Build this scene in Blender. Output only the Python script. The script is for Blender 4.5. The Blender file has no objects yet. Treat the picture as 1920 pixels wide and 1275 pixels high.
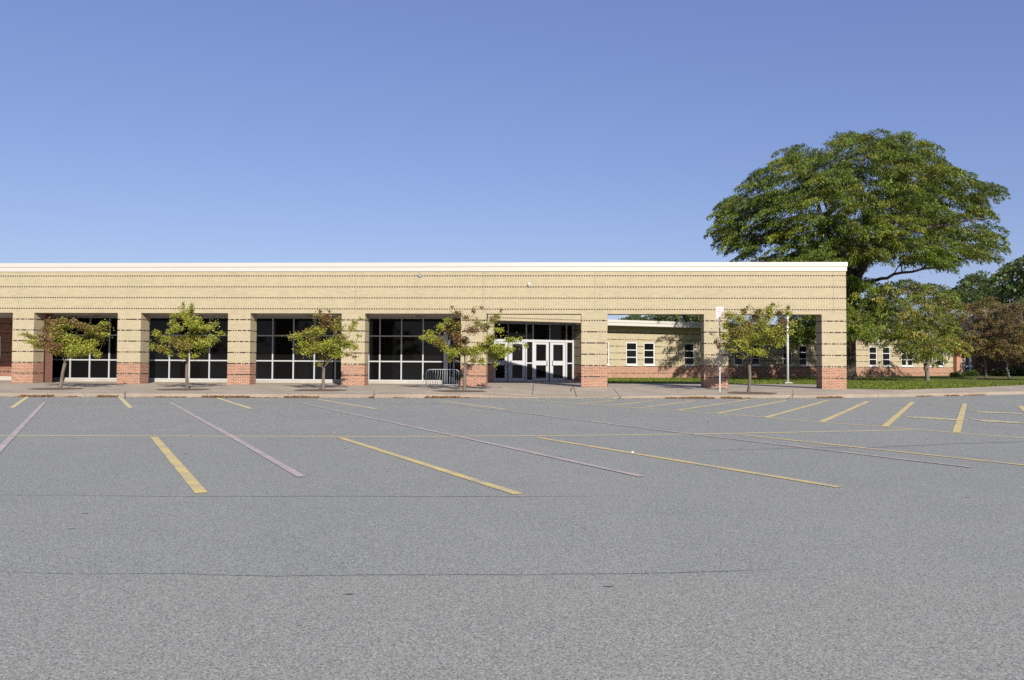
import bpy, math, random
import numpy as np
R = math.radians
random.seed(7); rng = np.random.default_rng(7)
S = bpy.context.scene
COL = S.collection

# ------------------------------------------------------------------ camera
F_PX, EYE = 1500.0, 1.30
TH = math.atan(42.5 / F_PX); RO = 0.0055
Fv = np.array([0, math.cos(TH), math.sin(TH)])
R0 = np.array([1.0, 0, 0]); U0 = np.array([0, -math.sin(TH), math.cos(TH)])
Rv = R0 * math.cos(RO) + U0 * math.sin(RO); Uv = -R0 * math.sin(RO) + U0 * math.cos(RO)
CAM = np.array([0, 0, EYE])
def ray(px, py): return Fv + (px - 960) / F_PX * Rv - (py - 637.5) / F_PX * Uv
def gnd(px, py, z=0.0):
    d = ray(px, py); t = (z - EYE) / d[2]; return CAM + t * d
def at(px, py, D):
    d = ray(px, py); return CAM + d * (D / d[1])
def on_wall(px, py, P0, ang):
    """where the line of sight meets a vertical wall: distance along it and height"""
    c, s = math.cos(ang), math.sin(ang); n = np.array([-s, c]); d = ray(px, py)
    t = (n @ (np.array(P0) - CAM[:2])) / (n @ d[:2]); X = CAM + t * d
    return (X[:2] - np.array(P0)) @ np.array([c, s]), X[2]

# ------------------------------------------------------------------ objects
class MB:
    def __init__(s): s.v = []; s.f = []
    def add(s, vs, fs):
        o = len(s.v); s.v += [tuple(map(float, p)) for p in vs]; s.f += [tuple(i + o for i in f) for f in fs]; return s
    def box(s, x0, x1, y0, y1, z0, z1):
        return s.add([(x0,y0,z0),(x1,y0,z0),(x1,y1,z0),(x0,y1,z0),(x0,y0,z1),(x1,y0,z1),(x1,y1,z1),(x0,y1,z1)],
              [(0,3,2,1),(4,5,6,7),(0,1,5,4),(1,2,6,5),(2,3,7,6),(3,0,4,7)])
    def tube(s, pts, rad, n=8, cap=True):
        pts = np.array(pts, float); m = len(pts)
        rad = [rad] * m if np.isscalar(rad) else rad
        T = np.gradient(pts, axis=0) if m > 1 else None
        prev = None; rings = []
        for i in range(m):
            t = T[i] / (np.linalg.norm(T[i]) + 1e-9)
            a = prev if prev is not None else (np.array([1.0,0,0]) if abs(t[0]) < .8 else np.array([0,1.0,0]))
            a = a - t * (a @ t); a /= np.linalg.norm(a) + 1e-9; b = np.cross(t, a); prev = a
            rings.append([pts[i] + rad[i] * (math.cos(2*math.pi*k/n) * a + math.sin(2*math.pi*k/n) * b) for k in range(n)])
        vs = [p for r in rings for p in r]
        fs = [(i*n+k, i*n+(k+1)%n, (i+1)*n+(k+1)%n, (i+1)*n+k) for i in range(m-1) for k in range(n)]
        if cap: fs += [tuple(range(n))[::-1], tuple((m-1)*n+k for k in range(n))]
        return s.add(vs, fs)
    def build(s, name, m, parent=None, loc=(0,0,0), rz=0.0, bevel=0, smooth=False):
        me = bpy.data.meshes.new(name); me.from_pydata(s.v, [], s.f); me.update()
        if smooth:
            for p in me.polygons: p.use_smooth = True
        return link(name, me, m, parent, loc, rz, bevel)
def link(name, me, m, parent=None, loc=(0,0,0), rz=0.0, bevel=0):
    o = bpy.data.objects.new(name, me); COL.objects.link(o)
    if m is not None: me.materials.append(m)
    o.location = loc; o.rotation_euler = (0,0,rz)
    if parent is not None: o.parent = parent
    if bevel:
        b = o.modifiers.new('bevel', 'BEVEL'); b.width = bevel; b.segments = 1; b.limit_method = 'ANGLE'
    return o
def tag(o, label=None, cat=None, group=None, kind=None):
    if label: o['label'] = label
    if cat: o['category'] = cat
    if group: o['group'] = group
    if kind: o['kind'] = kind
    return o
def empty(name, loc, label, cat, group=None):
    o = bpy.data.objects.new(name, None); COL.objects.link(o); o.location = loc; o.empty_display_size = .3
    return tag(o, label, cat, group)

# ------------------------------------------------------------------ materials
class NT:
    def __init__(s, name):
        s.m = bpy.data.materials.new(name); s.m.use_nodes = True; s.t = s.m.node_tree
        s.b = s.t.nodes['Principled BSDF']; s.out = s.t.nodes['Material Output']
    def n(s, typ, **kw):
        nd = s.t.nodes.new(typ)
        for k, v in kw.items(): setattr(nd, k, v)
        return nd
    def l(s, a, b): s.t.links.new(a, b)
    def val(s, sock, x):
        if hasattr(x, 'is_output') or isinstance(x, bpy.types.NodeSocket): s.l(x, sock)
        else: sock.default_value = x
    def math(s, op, a, b=0.0, c=None, clamp=False):
        nd = s.n('ShaderNodeMath', operation=op); nd.use_clamp = clamp
        s.val(nd.inputs[0], a); s.val(nd.inputs[1], b)
        if c is not None: s.val(nd.inputs[2], c)
        return nd.outputs[0]
    def mix(s, f, a, b, blend='MIX'):
        nd = s.n('ShaderNodeMix', data_type='RGBA', blend_type=blend)
        s.val(nd.inputs[0], f)
        for i, x in ((6, a), (7, b)):
            if isinstance(x, (tuple, list)): nd.inputs[i].default_value = (*x[:3], 1)
            else: s.l(x, nd.inputs[i])
        return nd.outputs[2]
    def coord(s): return s.n('ShaderNodeTexCoord').outputs['Object']
    def noise(s, vec, scale, detail=3, rough=.55, dim='3D'):
        nd = s.n('ShaderNodeTexNoise', noise_dimensions=dim); s.l(vec, nd.inputs['Vector'])
        nd.inputs['Scale'].default_value = scale; nd.inputs['Detail'].default_value = detail; nd.inputs['Roughness'].default_value = rough
        return nd.outputs['Fac']
    def step(s, x, lo, hi, a=0.0, b=1.0):
        nd = s.n('ShaderNodeMapRange', interpolation_type='SMOOTHSTEP'); s.val(nd.inputs[0], x)
        for i, q in enumerate((lo, hi, a, b)): nd.inputs[i+1].default_value = q
        return nd.outputs[0]
    def scaled(s, vec, sc, loc=(0,0,0)):
        nd = s.n('ShaderNodeMapping'); s.l(vec, nd.inputs[0]); nd.inputs['Scale'].default_value = sc; nd.inputs['Location'].default_value = loc
        return nd.outputs[0]
    def base(s, c):
        if isinstance(c, (tuple, list)): s.b.inputs['Base Color'].default_value = (*c[:3], 1)
        else: s.l(c, s.b.inputs['Base Color'])
    def rough(s, r, spec=None):
        s.val(s.b.inputs['Roughness'], r)
        if spec is not None: s.b.inputs['Specular IOR Level'].default_value = spec
    def bump(s, h, strength, dist=.01):
        nd = s.n('ShaderNodeBump'); s.l(h, nd.inputs['Height']); nd.inputs['Strength'].default_value = strength; nd.inputs['Distance'].default_value = dist
        s.l(nd.outputs[0], s.b.inputs['Normal'])

def plain(name, c, rough=.5, metal=0.0, var=.12, scale=6.0, spec=.5):
    t = NT(name); co = t.coord()
    f = t.noise(co, scale, 4)
    t.base(t.mix(f, tuple(x * (1 - var) for x in c), tuple(min(1, x * (1 + var)) for x in c)))
    t.rough(rough, spec); t.b.inputs['Metallic'].default_value = metal
    return t.m

Z_OPEN, Z_BASE, DARK0, DSP = 3.443, 0.261, 3.153, 0.4887
def brick(name, z_red, dark0=DARK0, spacing=DSP, dash=.1115, irregular_below=Z_OPEN, dark=True, zmin_dark=-1, red=(.25,.108,.062), cream=(.312,.270,.174), mortar=(.39,.315,.25)):
    t = NT(name); co = t.coord(); sp = t.n('ShaderNodeSeparateXYZ'); t.l(co, sp.inputs[0])
    U = t.math('ADD', sp.outputs[0], sp.outputs[1]); Z = sp.outputs[2]
    row = spacing / 7
    # bed joints sit half a row off the dark courses
    Zs = t.math('SUBTRACT', Z, dark0 - row / 2)
    cb = t.n('ShaderNodeCombineXYZ'); t.l(U, cb.inputs[0]); t.l(Zs, cb.inputs[1])
    def bricknode(c1, c2, mo, msize):
        b = t.n('ShaderNodeTexBrick'); t.l(cb.outputs[0], b.inputs['Vector'])
        b.inputs['Scale'].default_value = 1; b.inputs['Brick Width'].default_value = .215; b.inputs['Row Height'].default_value = row
        b.inputs['Mortar Size'].default_value = msize; b.inputs['Mortar Smooth'].default_value = .2; b.inputs['Bias'].default_value = 0
        for k, c in (('Color1', c1), ('Color2', c2), ('Mortar', mo)): b.inputs[k].default_value = (*c, 1)
        return b
    k = lambda c, f: tuple(min(1, x * f) for x in c)
    cr = bricknode(k(cream, .91), k(cream, 1.09), (.375,.335,.25), .006)
    rd = bricknode(k(red, .72), k(red, 1.25), mortar, .009)
    isred = t.math('LESS_THAN', Z, z_red)
    c = t.mix(isred, cr.outputs['Color'], rd.outputs['Color'])
    # weathering: broad blotches and faint vertical streaks
    bl = t.noise(t.scaled(co, (.35,.35,.5)), 1.0, 4, .6)
    c = t.mix(t.step(bl, .35, .7, 0, .55), c, t.mix(.5, c, t.mix(isred, (.40,.325,.21), tuple((a + b)/2 for a, b in zip(red, mortar)))))
    stz = t.noise(t.scaled(co, (2.2,2.2,.12)), 1.0, 3, .6)
    c = t.mix(t.step(stz, .48, .75, 0, .16), c, t.mix(isred, (.22,.18,.12), red))
    fine = t.noise(co, 55, 2)
    c = t.mix(t.math('MULTIPLY', t.math('SUBTRACT', 1.0, isred), .10), c, t.mix(fine, (.12,.09,.05), (.55,.48,.35)))
    if dark:
        ph = t.math('DIVIDE', Zs, spacing); fr = t.math('FRACT', t.math('ADD', ph, 40.0))
        inrow = t.math('LESS_THAN', fr, 1 / 7 * .90)
        inrow = t.math('MULTIPLY', inrow, t.math('GREATER_THAN', fr, 1 / 7 * .10))
        q = t.math('DIVIDE', U, dash); fu = t.math('FRACT', t.math('ADD', q, 400.0))
        dsh = t.math('LESS_THAN', fu, .60)
        wn = t.n('ShaderNodeTexWhiteNoise', noise_dimensions='2D'); cb2 = t.n('ShaderNodeCombineXYZ')
        fl = t.math('FLOOR', q); t.l(fl, cb2.inputs[0]); t.l(t.math('FLOOR', ph), cb2.inputs[1]); t.l(cb2.outputs[0], wn.inputs['Vector'])
        irr = t.math('MAXIMUM', dsh, t.math('LESS_THAN', wn.outputs['Value'], .52))
        low = t.math('LESS_THAN', Z, irregular_below)
        dm = t.mix(low, dsh, irr) if False else t.math('ADD', t.math('MULTIPLY', low, irr), t.math('MULTIPLY', t.math('SUBTRACT', 1.0, low), dsh))
        mask = t.math('MULTIPLY', inrow, dm); mask = t.math('MULTIPLY', mask, t.math('GREATER_THAN', Z, zmin_dark))
        dc = t.mix(wn.outputs['Value'], (.022,.014,.010), (.075,.035,.024))
        c = t.mix(mask, c, dc)
    t.base(c); t.rough(.85, .25)
    t.bump(cr.outputs['Fac'], .25, .006)
    t.b.inputs['Normal'].is_linked
    return t.m

M = {}
M['brick'] = brick('cream_brick', 1.198 - .035)
M['brick_wing'] = brick('cream_brick_wing', 1.06, dark0=1.07, spacing=.485, dash=.2, irregular_below=9)
M['brick_red'] = brick('red_brick', 99, dark=False, red=(.10,.035,.024), mortar=(.12,.09,.075)); M['brick_shaded'] = brick('shaded_red_brick', 99, dark=False, red=(.06,.026,.02), mortar=(.075,.05,.042))  # both colours darkened to imitate shade on the side wall and right-hand block
M['brick_red_dashed'] = brick('red_brick_dashed', 99, irregular_below=9, red=(.20,.07,.042), mortar=(.26,.2,.16))
M['brick_orange'] = brick('orange_brick', 99, dark=False, red=(.30,.12,.055))
M['white_metal'] = plain('white_coping_metal', (.425,.408,.37), .45, 0, .04, 3)
M['soffit'] = plain('painted_soffit', (.42,.41,.38), .8, 0, .06, 2)
M['alu'] = plain('aluminium_frame', (.40,.41,.42), .45, .1, .05, 8)
M['door_white'] = plain('painted_door', (.395,.40,.415), .4, 0, .03, 5)
M['steel'] = plain('galvanised_steel', (.30,.31,.32), .5, .35, .12, 25)
M['sign_white'] = plain('sign_face', (.46,.44,.46), .35, 0, .04, 12)
M['sign_red'] = plain('sign_red', (.62,.16,.17), .5, 0, .1, 30)
M['pole_white'] = plain('white_pole_paint', (.50,.50,.50), .4, 0, .05, 6)
M['dark_fix'] = plain('dark_fixture', (.09,.09,.10), .5, 0, .2, 10)
M['grey_fix'] = plain('grey_fixture', (.24,.24,.27), .4, .2, .1, 20)
M['paper'] = plain('paper', (.86,.86,.85), .7, 0, .05, 30)
M['roof_grey'] = plain('grey_shingles', (.22,.24,.29), .8, 0, .25, 9)
M['flat_roof'] = plain('roof_membrane', (.35,.34,.33), .9, 0, .1, 1)
M['joint_tan'] = plain('joint_sealant', (.20,.17,.115), .9, 0, .15, 9)
M['mulch'] = plain('mulch', (.10,.065,.045), .95, 0, .5, 25)
M['handle'] = plain('handle_steel', (.35,.35,.37), .3, .7, .1, 20)

t = NT('dark_glass'); co = t.coord(); f = t.noise(co, .35, 2)
t.base(t.mix(f, (.003,.003,.003), (.008,.008,.009))); t.rough(.05, .2)
t.bump(t.noise(co, .6, 1), .04, .05); M['glass'] = t.m

t = NT('asphalt'); co = t.coord()
sp = t.n('ShaderNodeSeparateXYZ'); t.l(co, sp.inputs[0])
big = t.noise(co, .16, 5, .6); mid = t.noise(t.scaled(co, (1,.5,1)), .9, 6, .7)
c = t.mix(t.step(big, .3, .7), (.226,.227,.224), (.272,.268,.256))
c = t.mix(t.step(mid, .38, .72, 0, .65), c, (.200,.202,.204))
wh = t.noise(t.scaled(co, (.10,1.1,1)), 1.0, 3, .5)                       # faint bands left by traffic along the aisle
c = t.mix(t.step(wh, .52, .72, 0, .35), c, (.205,.205,.205))
st = t.noise(co, .55, 3, .5); c = t.mix(t.step(st, .66, .78, 0, .4), c, (.165,.165,.168))
edge = t.math('ADD', sp.outputs[1], t.math('MULTIPLY', t.noise(t.scaled(co, (.5,0,0)), 1.0, 3), .35))
c = t.mix(t.step(edge, 5.02, 5.10, .6, 0), c, (.268,.260,.245))
vo = t.n('ShaderNodeTexVoronoi'); t.l(co, vo.inputs['Vector']); vo.inputs['Scale'].default_value = 130
sv = t.n('ShaderNodeSeparateColor'); t.l(vo.outputs['Color'], sv.inputs[0])
g = t.mix(sv.outputs[1], (.07,.07,.072), (.46,.455,.44)); c = t.mix(t.step(sv.outputs[0], 0, 1, .15, .75), c, g)
vo2 = t.n('ShaderNodeTexVoronoi'); t.l(co, vo2.inputs['Vector']); vo2.inputs['Scale'].default_value = 62
sv2 = t.n('ShaderNodeSeparateColor'); t.l(vo2.outputs['Color'], sv2.inputs[0])
c = t.mix(t.math('MULTIPLY', t.math('GREATER_THAN', sv2.outputs[2], .86), t.step(vo2.outputs['Distance'], .30, .12, 0, .8)), c, (.52,.51,.49))
c = t.mix(t.math('MULTIPLY', t.math('LESS_THAN', sv2.outputs[2], .22), t.step(vo2.outputs['Distance'], .42, .2, 0, .75)), c, (.075,.075,.08))
grain = t.noise(co, 36, 3, .75); c = t.mix(t.step(grain, .35, .7, 0, .24), c, (.13,.13,.132))
# tar spots and scuffs
vo3 = t.n('ShaderNodeTexVoronoi'); t.l(t.scaled(co, (1,2.2,1)), vo3.inputs['Vector']); vo3.inputs['Scale'].default_value = 1.5
sv3 = t.n('ShaderNodeSeparateColor'); t.l(vo3.outputs['Color'], sv3.inputs[0])
c = t.mix(t.math('MULTIPLY', t.math('GREATER_THAN', sv3.outputs[0], .55), t.step(vo3.outputs['Distance'], .06, .035, 0, .9)), c, (.03,.03,.035))
c = t.mix(1.0, c, (1.075,1.10,1.015), 'MULTIPLY'); t.base(c); t.rough(.88, .3); t.bump(sv.outputs[0], .5, .006); M['asphalt'] = t.m

def paint(name, c, wear_lo, wear_hi):
    t = NT(name); co = t.coord()
    w = t.noise(co, 42, 5, .8); w2 = t.noise(co, 2.2, 3)
    k = t.step(t.math('ADD', w, t.math('MULTIPLY', w2, .5)), wear_lo, wear_hi)
    v = t.noise(co, 5, 3)
    t.base(t.mix(k, t.mix(v, (.265,.268,.255), (.305,.308,.29)), t.mix(v, tuple(x * .88 for x in c), c)))
    vb = t.n('ShaderNodeTexVoronoi'); t.l(co, vb.inputs['Vector']); vb.inputs['Scale'].default_value = 105
    sb_ = t.n('ShaderNodeSeparateColor'); t.l(vb.outputs['Color'], sb_.inputs[0]); t.bump(sb_.outputs[0], .5, .006)
    t.rough(.88, .3); return t.m
M['yellow'] = paint('yellow_paint', (.66,.52,.20), .54, .84)
M['yellow_thin'] = paint('yellow_thin_paint', (.62,.54,.27), .40, .70)
M['pink'] = paint('faded_red_paint', (.60,.465,.43), .58, .97)
M['white_faint'] = paint('faint_white_paint', (.46,.46,.46), .62, .95)
M['yellow_worn'] = paint('worn_stencil_paint', (.64,.55,.26), .58, .86)
M['crack'] = plain('crack_tar', (.085,.086,.09), .9, 0, .4, 12)

def concrete(name, c):
    t = NT(name); co = t.coord()
    a = t.noise(co, .8, 5, .6); b = t.noise(co, 14, 4, .7)
    cc = t.mix(t.step(a, .3, .7), tuple(x * .86 for x in c), tuple(x * 1.1 for x in c))
    cc = t.mix(t.step(b, .45, .75, 0, .35), cc, tuple(x * .62 for x in c))
    t.base(cc); t.rough(.9, .25); t.bump(b, .15, .004); return t.m
M['walk'] = concrete('walk_concrete', (.347,.298,.236))
M['kerb'] = concrete('kerb_concrete', (.255,.212,.170))
M['pale_concrete'] = concrete('pale_concrete', (.345,.325,.29))
M['joint'] = plain('joint', (.13,.10,.08), .95, 0, .2, 8)

t = NT('lawn'); co = t.coord()
a = t.noise(co, .5, 5, .65); b = t.noise(co, 9, 4, .7)
c = t.mix(t.step(a, .3, .7), (.075,.108,.016), (.115,.14,.024))
c = t.mix(t.step(b, .45, .8, 0, .6), c, (.17,.16,.06)); t.base(c); t.rough(.95, .15); t.bump(b, .8, .05); M['lawn'] = t.m
t = NT('terrain'); co = t.coord(); a = t.noise(co, .05, 5)
t.base(t.mix(a, (.06,.09,.02), (.11,.12,.04))); t.rough(.95, .1); M['terrain'] = t.m

def leaf_mat(name, trans=.28, spec=.3):
    t = NT(name); at_ = t.n('ShaderNodeAttribute', attribute_name='tint')
    t.l(at_.outputs['Color'], t.b.inputs['Base Color']); t.rough(.5, spec)
    tr = t.n('ShaderNodeBsdfTranslucent'); t.l(t.mix(.5, at_.outputs['Color'], (.25,.30,.03)), tr.inputs['Color'])
    mx = t.n('ShaderNodeMixShader'); mx.inputs[0].default_value = trans
    t.l(t.b.outputs[0], mx.inputs[1]); t.l(tr.outputs[0], mx.inputs[2]); t.l(mx.outputs[0], t.out.inputs['Surface'])
    return t.m
M['leaf'] = leaf_mat('leaf', .24); M['leaf_dry'] = leaf_mat('dry_leaf', .1)
M['blade'] = leaf_mat('grass_blade', .3, .2)
def bark(name, c):
    t = NT(name); co = t.coord(); a = t.noise(t.scaled(co, (9,9,1.6)), 2.0, 5, .7)
    t.base(t.mix(t.step(a, .3, .7), tuple(x * .55 for x in c), tuple(x * 1.25 for x in c))); t.rough(.9, .2); t.bump(a, .7, .02); return t.m
M['bark_grey'] = bark('grey_bark', (.135,.11,.09)); M['bark_dark'] = bark('dark_bark', (.075,.06,.05)); M['bark_pale'] = bark('pale_bark', (.15,.13,.11))

# ------------------------------------------------------------------ ground
def strip(name, pts, width, mat, z=.004, label=None, group=None, closed_ends=True):
    """a painted line: a ribbon of the given width on the asphalt"""
    pts = [np.array(p[:2]) for p in pts]; mb = MB(); vs = []
    for i, p in enumerate(pts):
        a = pts[max(0, i-1)]; b = pts[min(len(pts)-1, i+1)]; d = (b - a) / np.linalg.norm(b - a); n = np.array([-d[1], d[0]])
        w = width if np.isscalar(width) else width[i]
        vs += [(*(p + n * w / 2), z), (*(p - n * w / 2), z)]
    mb.add(vs, [(2*i+1, 2*i+3, 2*i+2, 2*i) for i in range(len(pts)-1)])
    o = mb.build(name, mat); tag(o, label, 'pavement marking', group, 'structure'); return o

tag(MB().add([(-2500,-2500,-.06),(2500,-2500,-.06),(2500,2500,-.06),(-2500,2500,-.06)], [(0,1,2,3)]).build('ground', M['terrain']), 'wide grassy ground reaching the horizon', 'ground', None, 'structure')
tag(MB().add([(-160,-90,0),(160,-90,0),(160,60,0),(-160,60,0)], [(0,1,2,3)]).build('parking_lot', M['asphalt']), 'worn grey asphalt parking lot filling the foreground', 'parking lot', None, 'structure')

YL = lambda *p: [gnd(x, y) for x, y in p]
G1 = 'painted lines of the parking lot'
strip('parking_line', YL((-60,816.6),(300,818.0),(700,818.6),(850,818.5),(1080,816.6),(1290,814.3),(1500,810.4),(1712,806)), .10, M['yellow_thin'], .004, 'long thin yellow line crossing the whole parking lot from the left', G1)
strip('parking_line', YL((975,748.5),(1195,765),(1340,775),(1435,782.5),(1537,791.8),(1655,800.2),(1790,811.6),(1990,827)), .10, M['yellow_thin'], .005, 'thin yellow line closing the foot of the slanted bays at the right', G1)
for (a, b, w) in [((289,820),(378,925),.118),((638,821),(972,927),.115),((1006,820.5),(1574,914),.11),((1388,815.5),(1990,880),.105)]:
    strip('parking_line', YL(a, b), w, M['yellow'], .006, 'bold yellow bay line running from the long thin line toward the camera', G1)
for (a, b) in [((1085,757.5),(1150,751)),((1150,760.5),(1225,751.5)),((1200,765),(1305,751.5)),((1270,769.5),(1405,749.5)),((1345,775),(1475,751)),((1437,782.5),(1552,751)),((1540,791.5),(1627,753)),((1659,799.5),(1712,753.5)),((1793,811),(1809,757)),((1938,786),(1913,761))]:
    strip('parking_line', YL(a, b), .14, M['yellow'], .006, 'short slanted yellow bay line in the row before the right kerb', G1)
for (a, b) in [((22,765),(52,744)),((245,765),(224,744)),((471,766.5),(402,744.5)),((706,767),(597,749)),((947,767.5),(828,752))]:
    strip('parking_line', YL(a, b), .12, M['yellow_thin'], .006, 'short yellow line ending at the kerb before the window bays', G1)
for pts in [((-60,905),(84,754)),((319,755),(440,822),(566,895)),((563,756),(850,817),(1203,894)),((812,755),(960,772),(1285,813),(1822,877))]:
    strip('parking_line', YL(*pts), .10, M['pink'], .008, 'faded pinkish red diagonal line worn into the asphalt', G1)
strip('parking_line', YL((60,755),(320,757),(600,757.5),(830,758)), .05, M['white_faint'], .003, 'very faint whitish line along the kerb at the left', G1)
strip('parking_line', YL((1716,753.6),(1838,746.5),(1990,738)), .06, M['white_faint'], .003, 'faint whitish line before the kerb at the right', G1)
# worn stencilled strokes at the right (illegible in the photo): rows of slanted dabs
def stencil(x0, y0, x1, y1, n, label):
    mb = MB(); rr = random.Random(int(x0))
    for i in range(n):
        f = (i + .5) / n; px = x0 + (x1 - x0) * f; py = y0 + (y1 - y0) * f
        p = gnd(px, py); h = .85 + rr.uniform(-.2, .15); w = .12; sk = rr.choice((-.14, -.05, .05, .14))
        q = lambda a, b: (p[0] + a, p[1] + b, .0072 + .0003*i)
        mb.add([q(-w/2 - sk*h/2, -h/2), q(w/2 - sk*h/2, -h/2), q(w/2 + sk*h/2, h/2), q(-w/2 + sk*h/2, h/2)], [(0,1,2,3)])
        if rr.random() < .7:
            yy = rr.choice((-h*.42, 0, h*.42)); mb.add([(x_, y_, z_ + .00015) for x_, y_, z_ in (q(w*.3, yy-.07), q(w*.3+.12, yy-.07), q(w*.3+.12, yy+.07), q(w*.3, yy+.07))], [(0,1,2,3)])
    tag(mb.build('stencil_marking', M['yellow_worn']), label, 'pavement marking', 'worn stencils on the asphalt', 'structure')
stencil(1703, 782.5, 1800, 787.5, 9, 'worn yellow stencil left of the boldest slanted bay line')
stencil(1826, 772, 1925, 776.5, 8, 'worn yellow stencil near the right edge, upper row')
stencil(1830, 788, 1912, 793, 8, 'worn yellow stencil near the right edge, lower row')
def crack(pts, w, label):
    P = [gnd(x, y) for x, y in pts]; out = []; rr = random.Random(len(pts))
    off = 0
    for a, b in zip(P[:-1], P[1:]):
        n = max(2, int(np.linalg.norm(b - a) / .05))
        for i in range(n):
            off = off * .93 + rr.uniform(-1, 1) * .0065; q = a + (b - a) * i / n; out.append((q[0], q[1] + off))
    ws = [w * (.25 + 1.0 * abs(math.sin(i * .013) * math.cos(i * .0071)) + .35 * rr.random()) * min(1, (len(out)-i)/len(out)*6) for i in range(len(out))]
    strip('pavement_crack', out, [q*.75 for q in ws], M['crack'], .003, label, 'seams in the asphalt')
crack([(-80,927),(80,928),(200,929.5),(360,931),(620,931),(960,931.5),(1180,930.5)], .013, 'fine dark seam across the asphalt, the farther one')
crack([(-80,1071),(60,1074.5),(130,1077),(300,1076.5),(520,1081),(620,1078.5),(960,1077.5),(1300,1073.5),(1440,1068),(1540,1063)], .0085, 'dark wavering seam across the asphalt, the nearer one')
crack([(1330,845),(1480,841),(1640,839),(1800,832),(1990,826)], .03, 'dark seam in the asphalt at the right')

# walk and kerb
stn = [(-420,742.6),(-120,743.4),(0,743.7),(240,744.6),(480,745.5),(720,746),(900,746.2),(960,746.3),(1010,746.5),(1140,747),(1180,747),(1350,747.2),(1500,747),(1587,745.8),(1700,744),(1800,742),(1920,739),(2050,735.5),(2250,730),(2600,722)]
kh = {960:.06, 1010:.03, 1140:.03, 1180:.10}
front = [gnd(x, y) for x, y in stn]
Zf = [kh.get(x, .135) for x, y in stn]
PM = -.055                                   # the front wall's line: y = 35 - .055 x
def wall_y(x): return 35 + PM * x
backr = {1587:(729.3,.25),1700:(730.6,.25),1800:(727.2,.25),1920:(722,.25),2050:(718,.25),2250:(714.5,.25),2600:(710,.25)}
mb = MB(); kb = MB(); lawn_front = []
rows = []
for i, (px, py) in enumerate(stn):
    p = front[i]; d = np.array([0, 1.0])
    k = np.array([p[0], p[1] + .16])
    if px < 1587:
        x1 = (px - 960) / F_PX; y1 = 35 / (1 - PM * x1); x1 *= y1; bk = (x1 if px < 1400 else p[0] + (x1 - p[0]) * 1, y1, Z_BASE)
    else:
        y_, z_ = backr[px]; q = gnd(px, y_, z_); bk = (q[0], q[1], z_); lawn_front.append(bk)
    rows.append((p, k, bk))
for i in range(len(rows) - 1):
    (p, k, b), (p2, k2, b2) = rows[i], rows[i+1]; z, z2 = Zf[i], Zf[i+1]
    kb.add([(p[0],p[1],-.03),(p2[0],p2[1],-.03),(p2[0],p2[1]+.02,z2),(p[0],p[1]+.02,z),(k2[0],k2[1],z2+.004),(k[0],k[1],z+.004)], [(0,1,2,3),(3,2,4,5)])
    n = 6
    for j in range(n):
        f0, f1 = j / n, (j + 1) / n
        L = lambda q, bb, zz, f: (q[0] + (bb[0]-q[0])*f, q[1] + (bb[1]-q[1])*f, zz + .004 + (bb[2]-zz-.004)*min(1, f*1.0))
        mb.add([L(k,b,z,f0), L(k2,b2,z2,f0), L(k2,b2,z2,f1), L(k,b,z,f1)], [(0,1,2,3)])
# floor behind the front wall line
iw = [i for i, s_ in enumerate(stn) if s_[0] <= 1587]
for i in iw[:-1]:
    b, b2 = rows[i][2], rows[i+1][2]
    far = 49.0 if stn[i+1][0] <= 1140 else 41.6
    mb.add([b, b2, (b2[0]*far/b2[1] if far < 45 else b2[0], far, Z_BASE), (b[0]*far/b[1] if far < 45 else b[0], far, Z_BASE)], [(0,1,2,3)])
tag(mb.build('sidewalk', M['walk']), 'tan concrete sidewalk between the lot and the building', 'sidewalk', None, 'structure')
tag(kb.build('kerb', M['kerb']), 'low concrete kerb along the parking lot', 'kerb', None, 'structure')
def walk_z(x, y):
    yf = float(np.interp(x, [p[0] for p in front], [p[1] for p in front])) + .16
    f = (y - yf) / (wall_y(x) - yf); zf = float(np.interp(x, [p[0] for p in front], Zf)) + .004
    return zf + (Z_BASE - zf) * max(0, min(1, f))
def jline(pts, w, mat, name='pavement_joint', label='thin joint in the concrete sidewalk'):
    P = []
    for (a, b) in zip(pts[:-1], pts[1:]):
        for i in range(9):
            f = i / 8; px, py = a[0] + (b[0]-a[0])*f, a[1] + (b[1]-a[1])*f; z = .2
            for _ in range(6): q = gnd(px, py, z); z = walk_z(q[0], q[1])
            P.append((q[0], q[1], z + .005))
    mb = MB(); vs = []
    for i, p in enumerate(P):
        a = np.array(P[max(0,i-1)][:2]); b = np.array(P[min(len(P)-1,i+1)][:2]); d = (b-a) / (np.linalg.norm(b-a) + 1e-9); n = (-d[1], d[0])
        vs += [(p[0]+n[0]*w/2, p[1]+n[1]*w/2, p[2]), (p[0]-n[0]*w/2, p[1]-n[1]*w/2, p[2])]
    mb.add(vs, [(2*i+1,2*i+3,2*i+2,2*i) for i in range(len(P)-1)])
    tag(mb.build(name, mat), label, 'joint', 'joints in the sidewalk', 'structure')
for pts, w, m in [([(1000.5,719),(998.5,742)], .03, 'joint'),([(1069,727),(1075,734),(1081,744.5)], .04, 'joint'),([(1141,731),(1166,744.5)], .035, 'pale_concrete'),
    ([(700,733),(703,742)], .02, 'joint'),([(236,733),(232,741)], .02, 'joint'),([(1486,729),(1488,742)], .02, 'joint'),([(1180,727),(1236,735)], .02, 'joint')]:
    jline(pts, w, M[m])
kj = MB()
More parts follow.
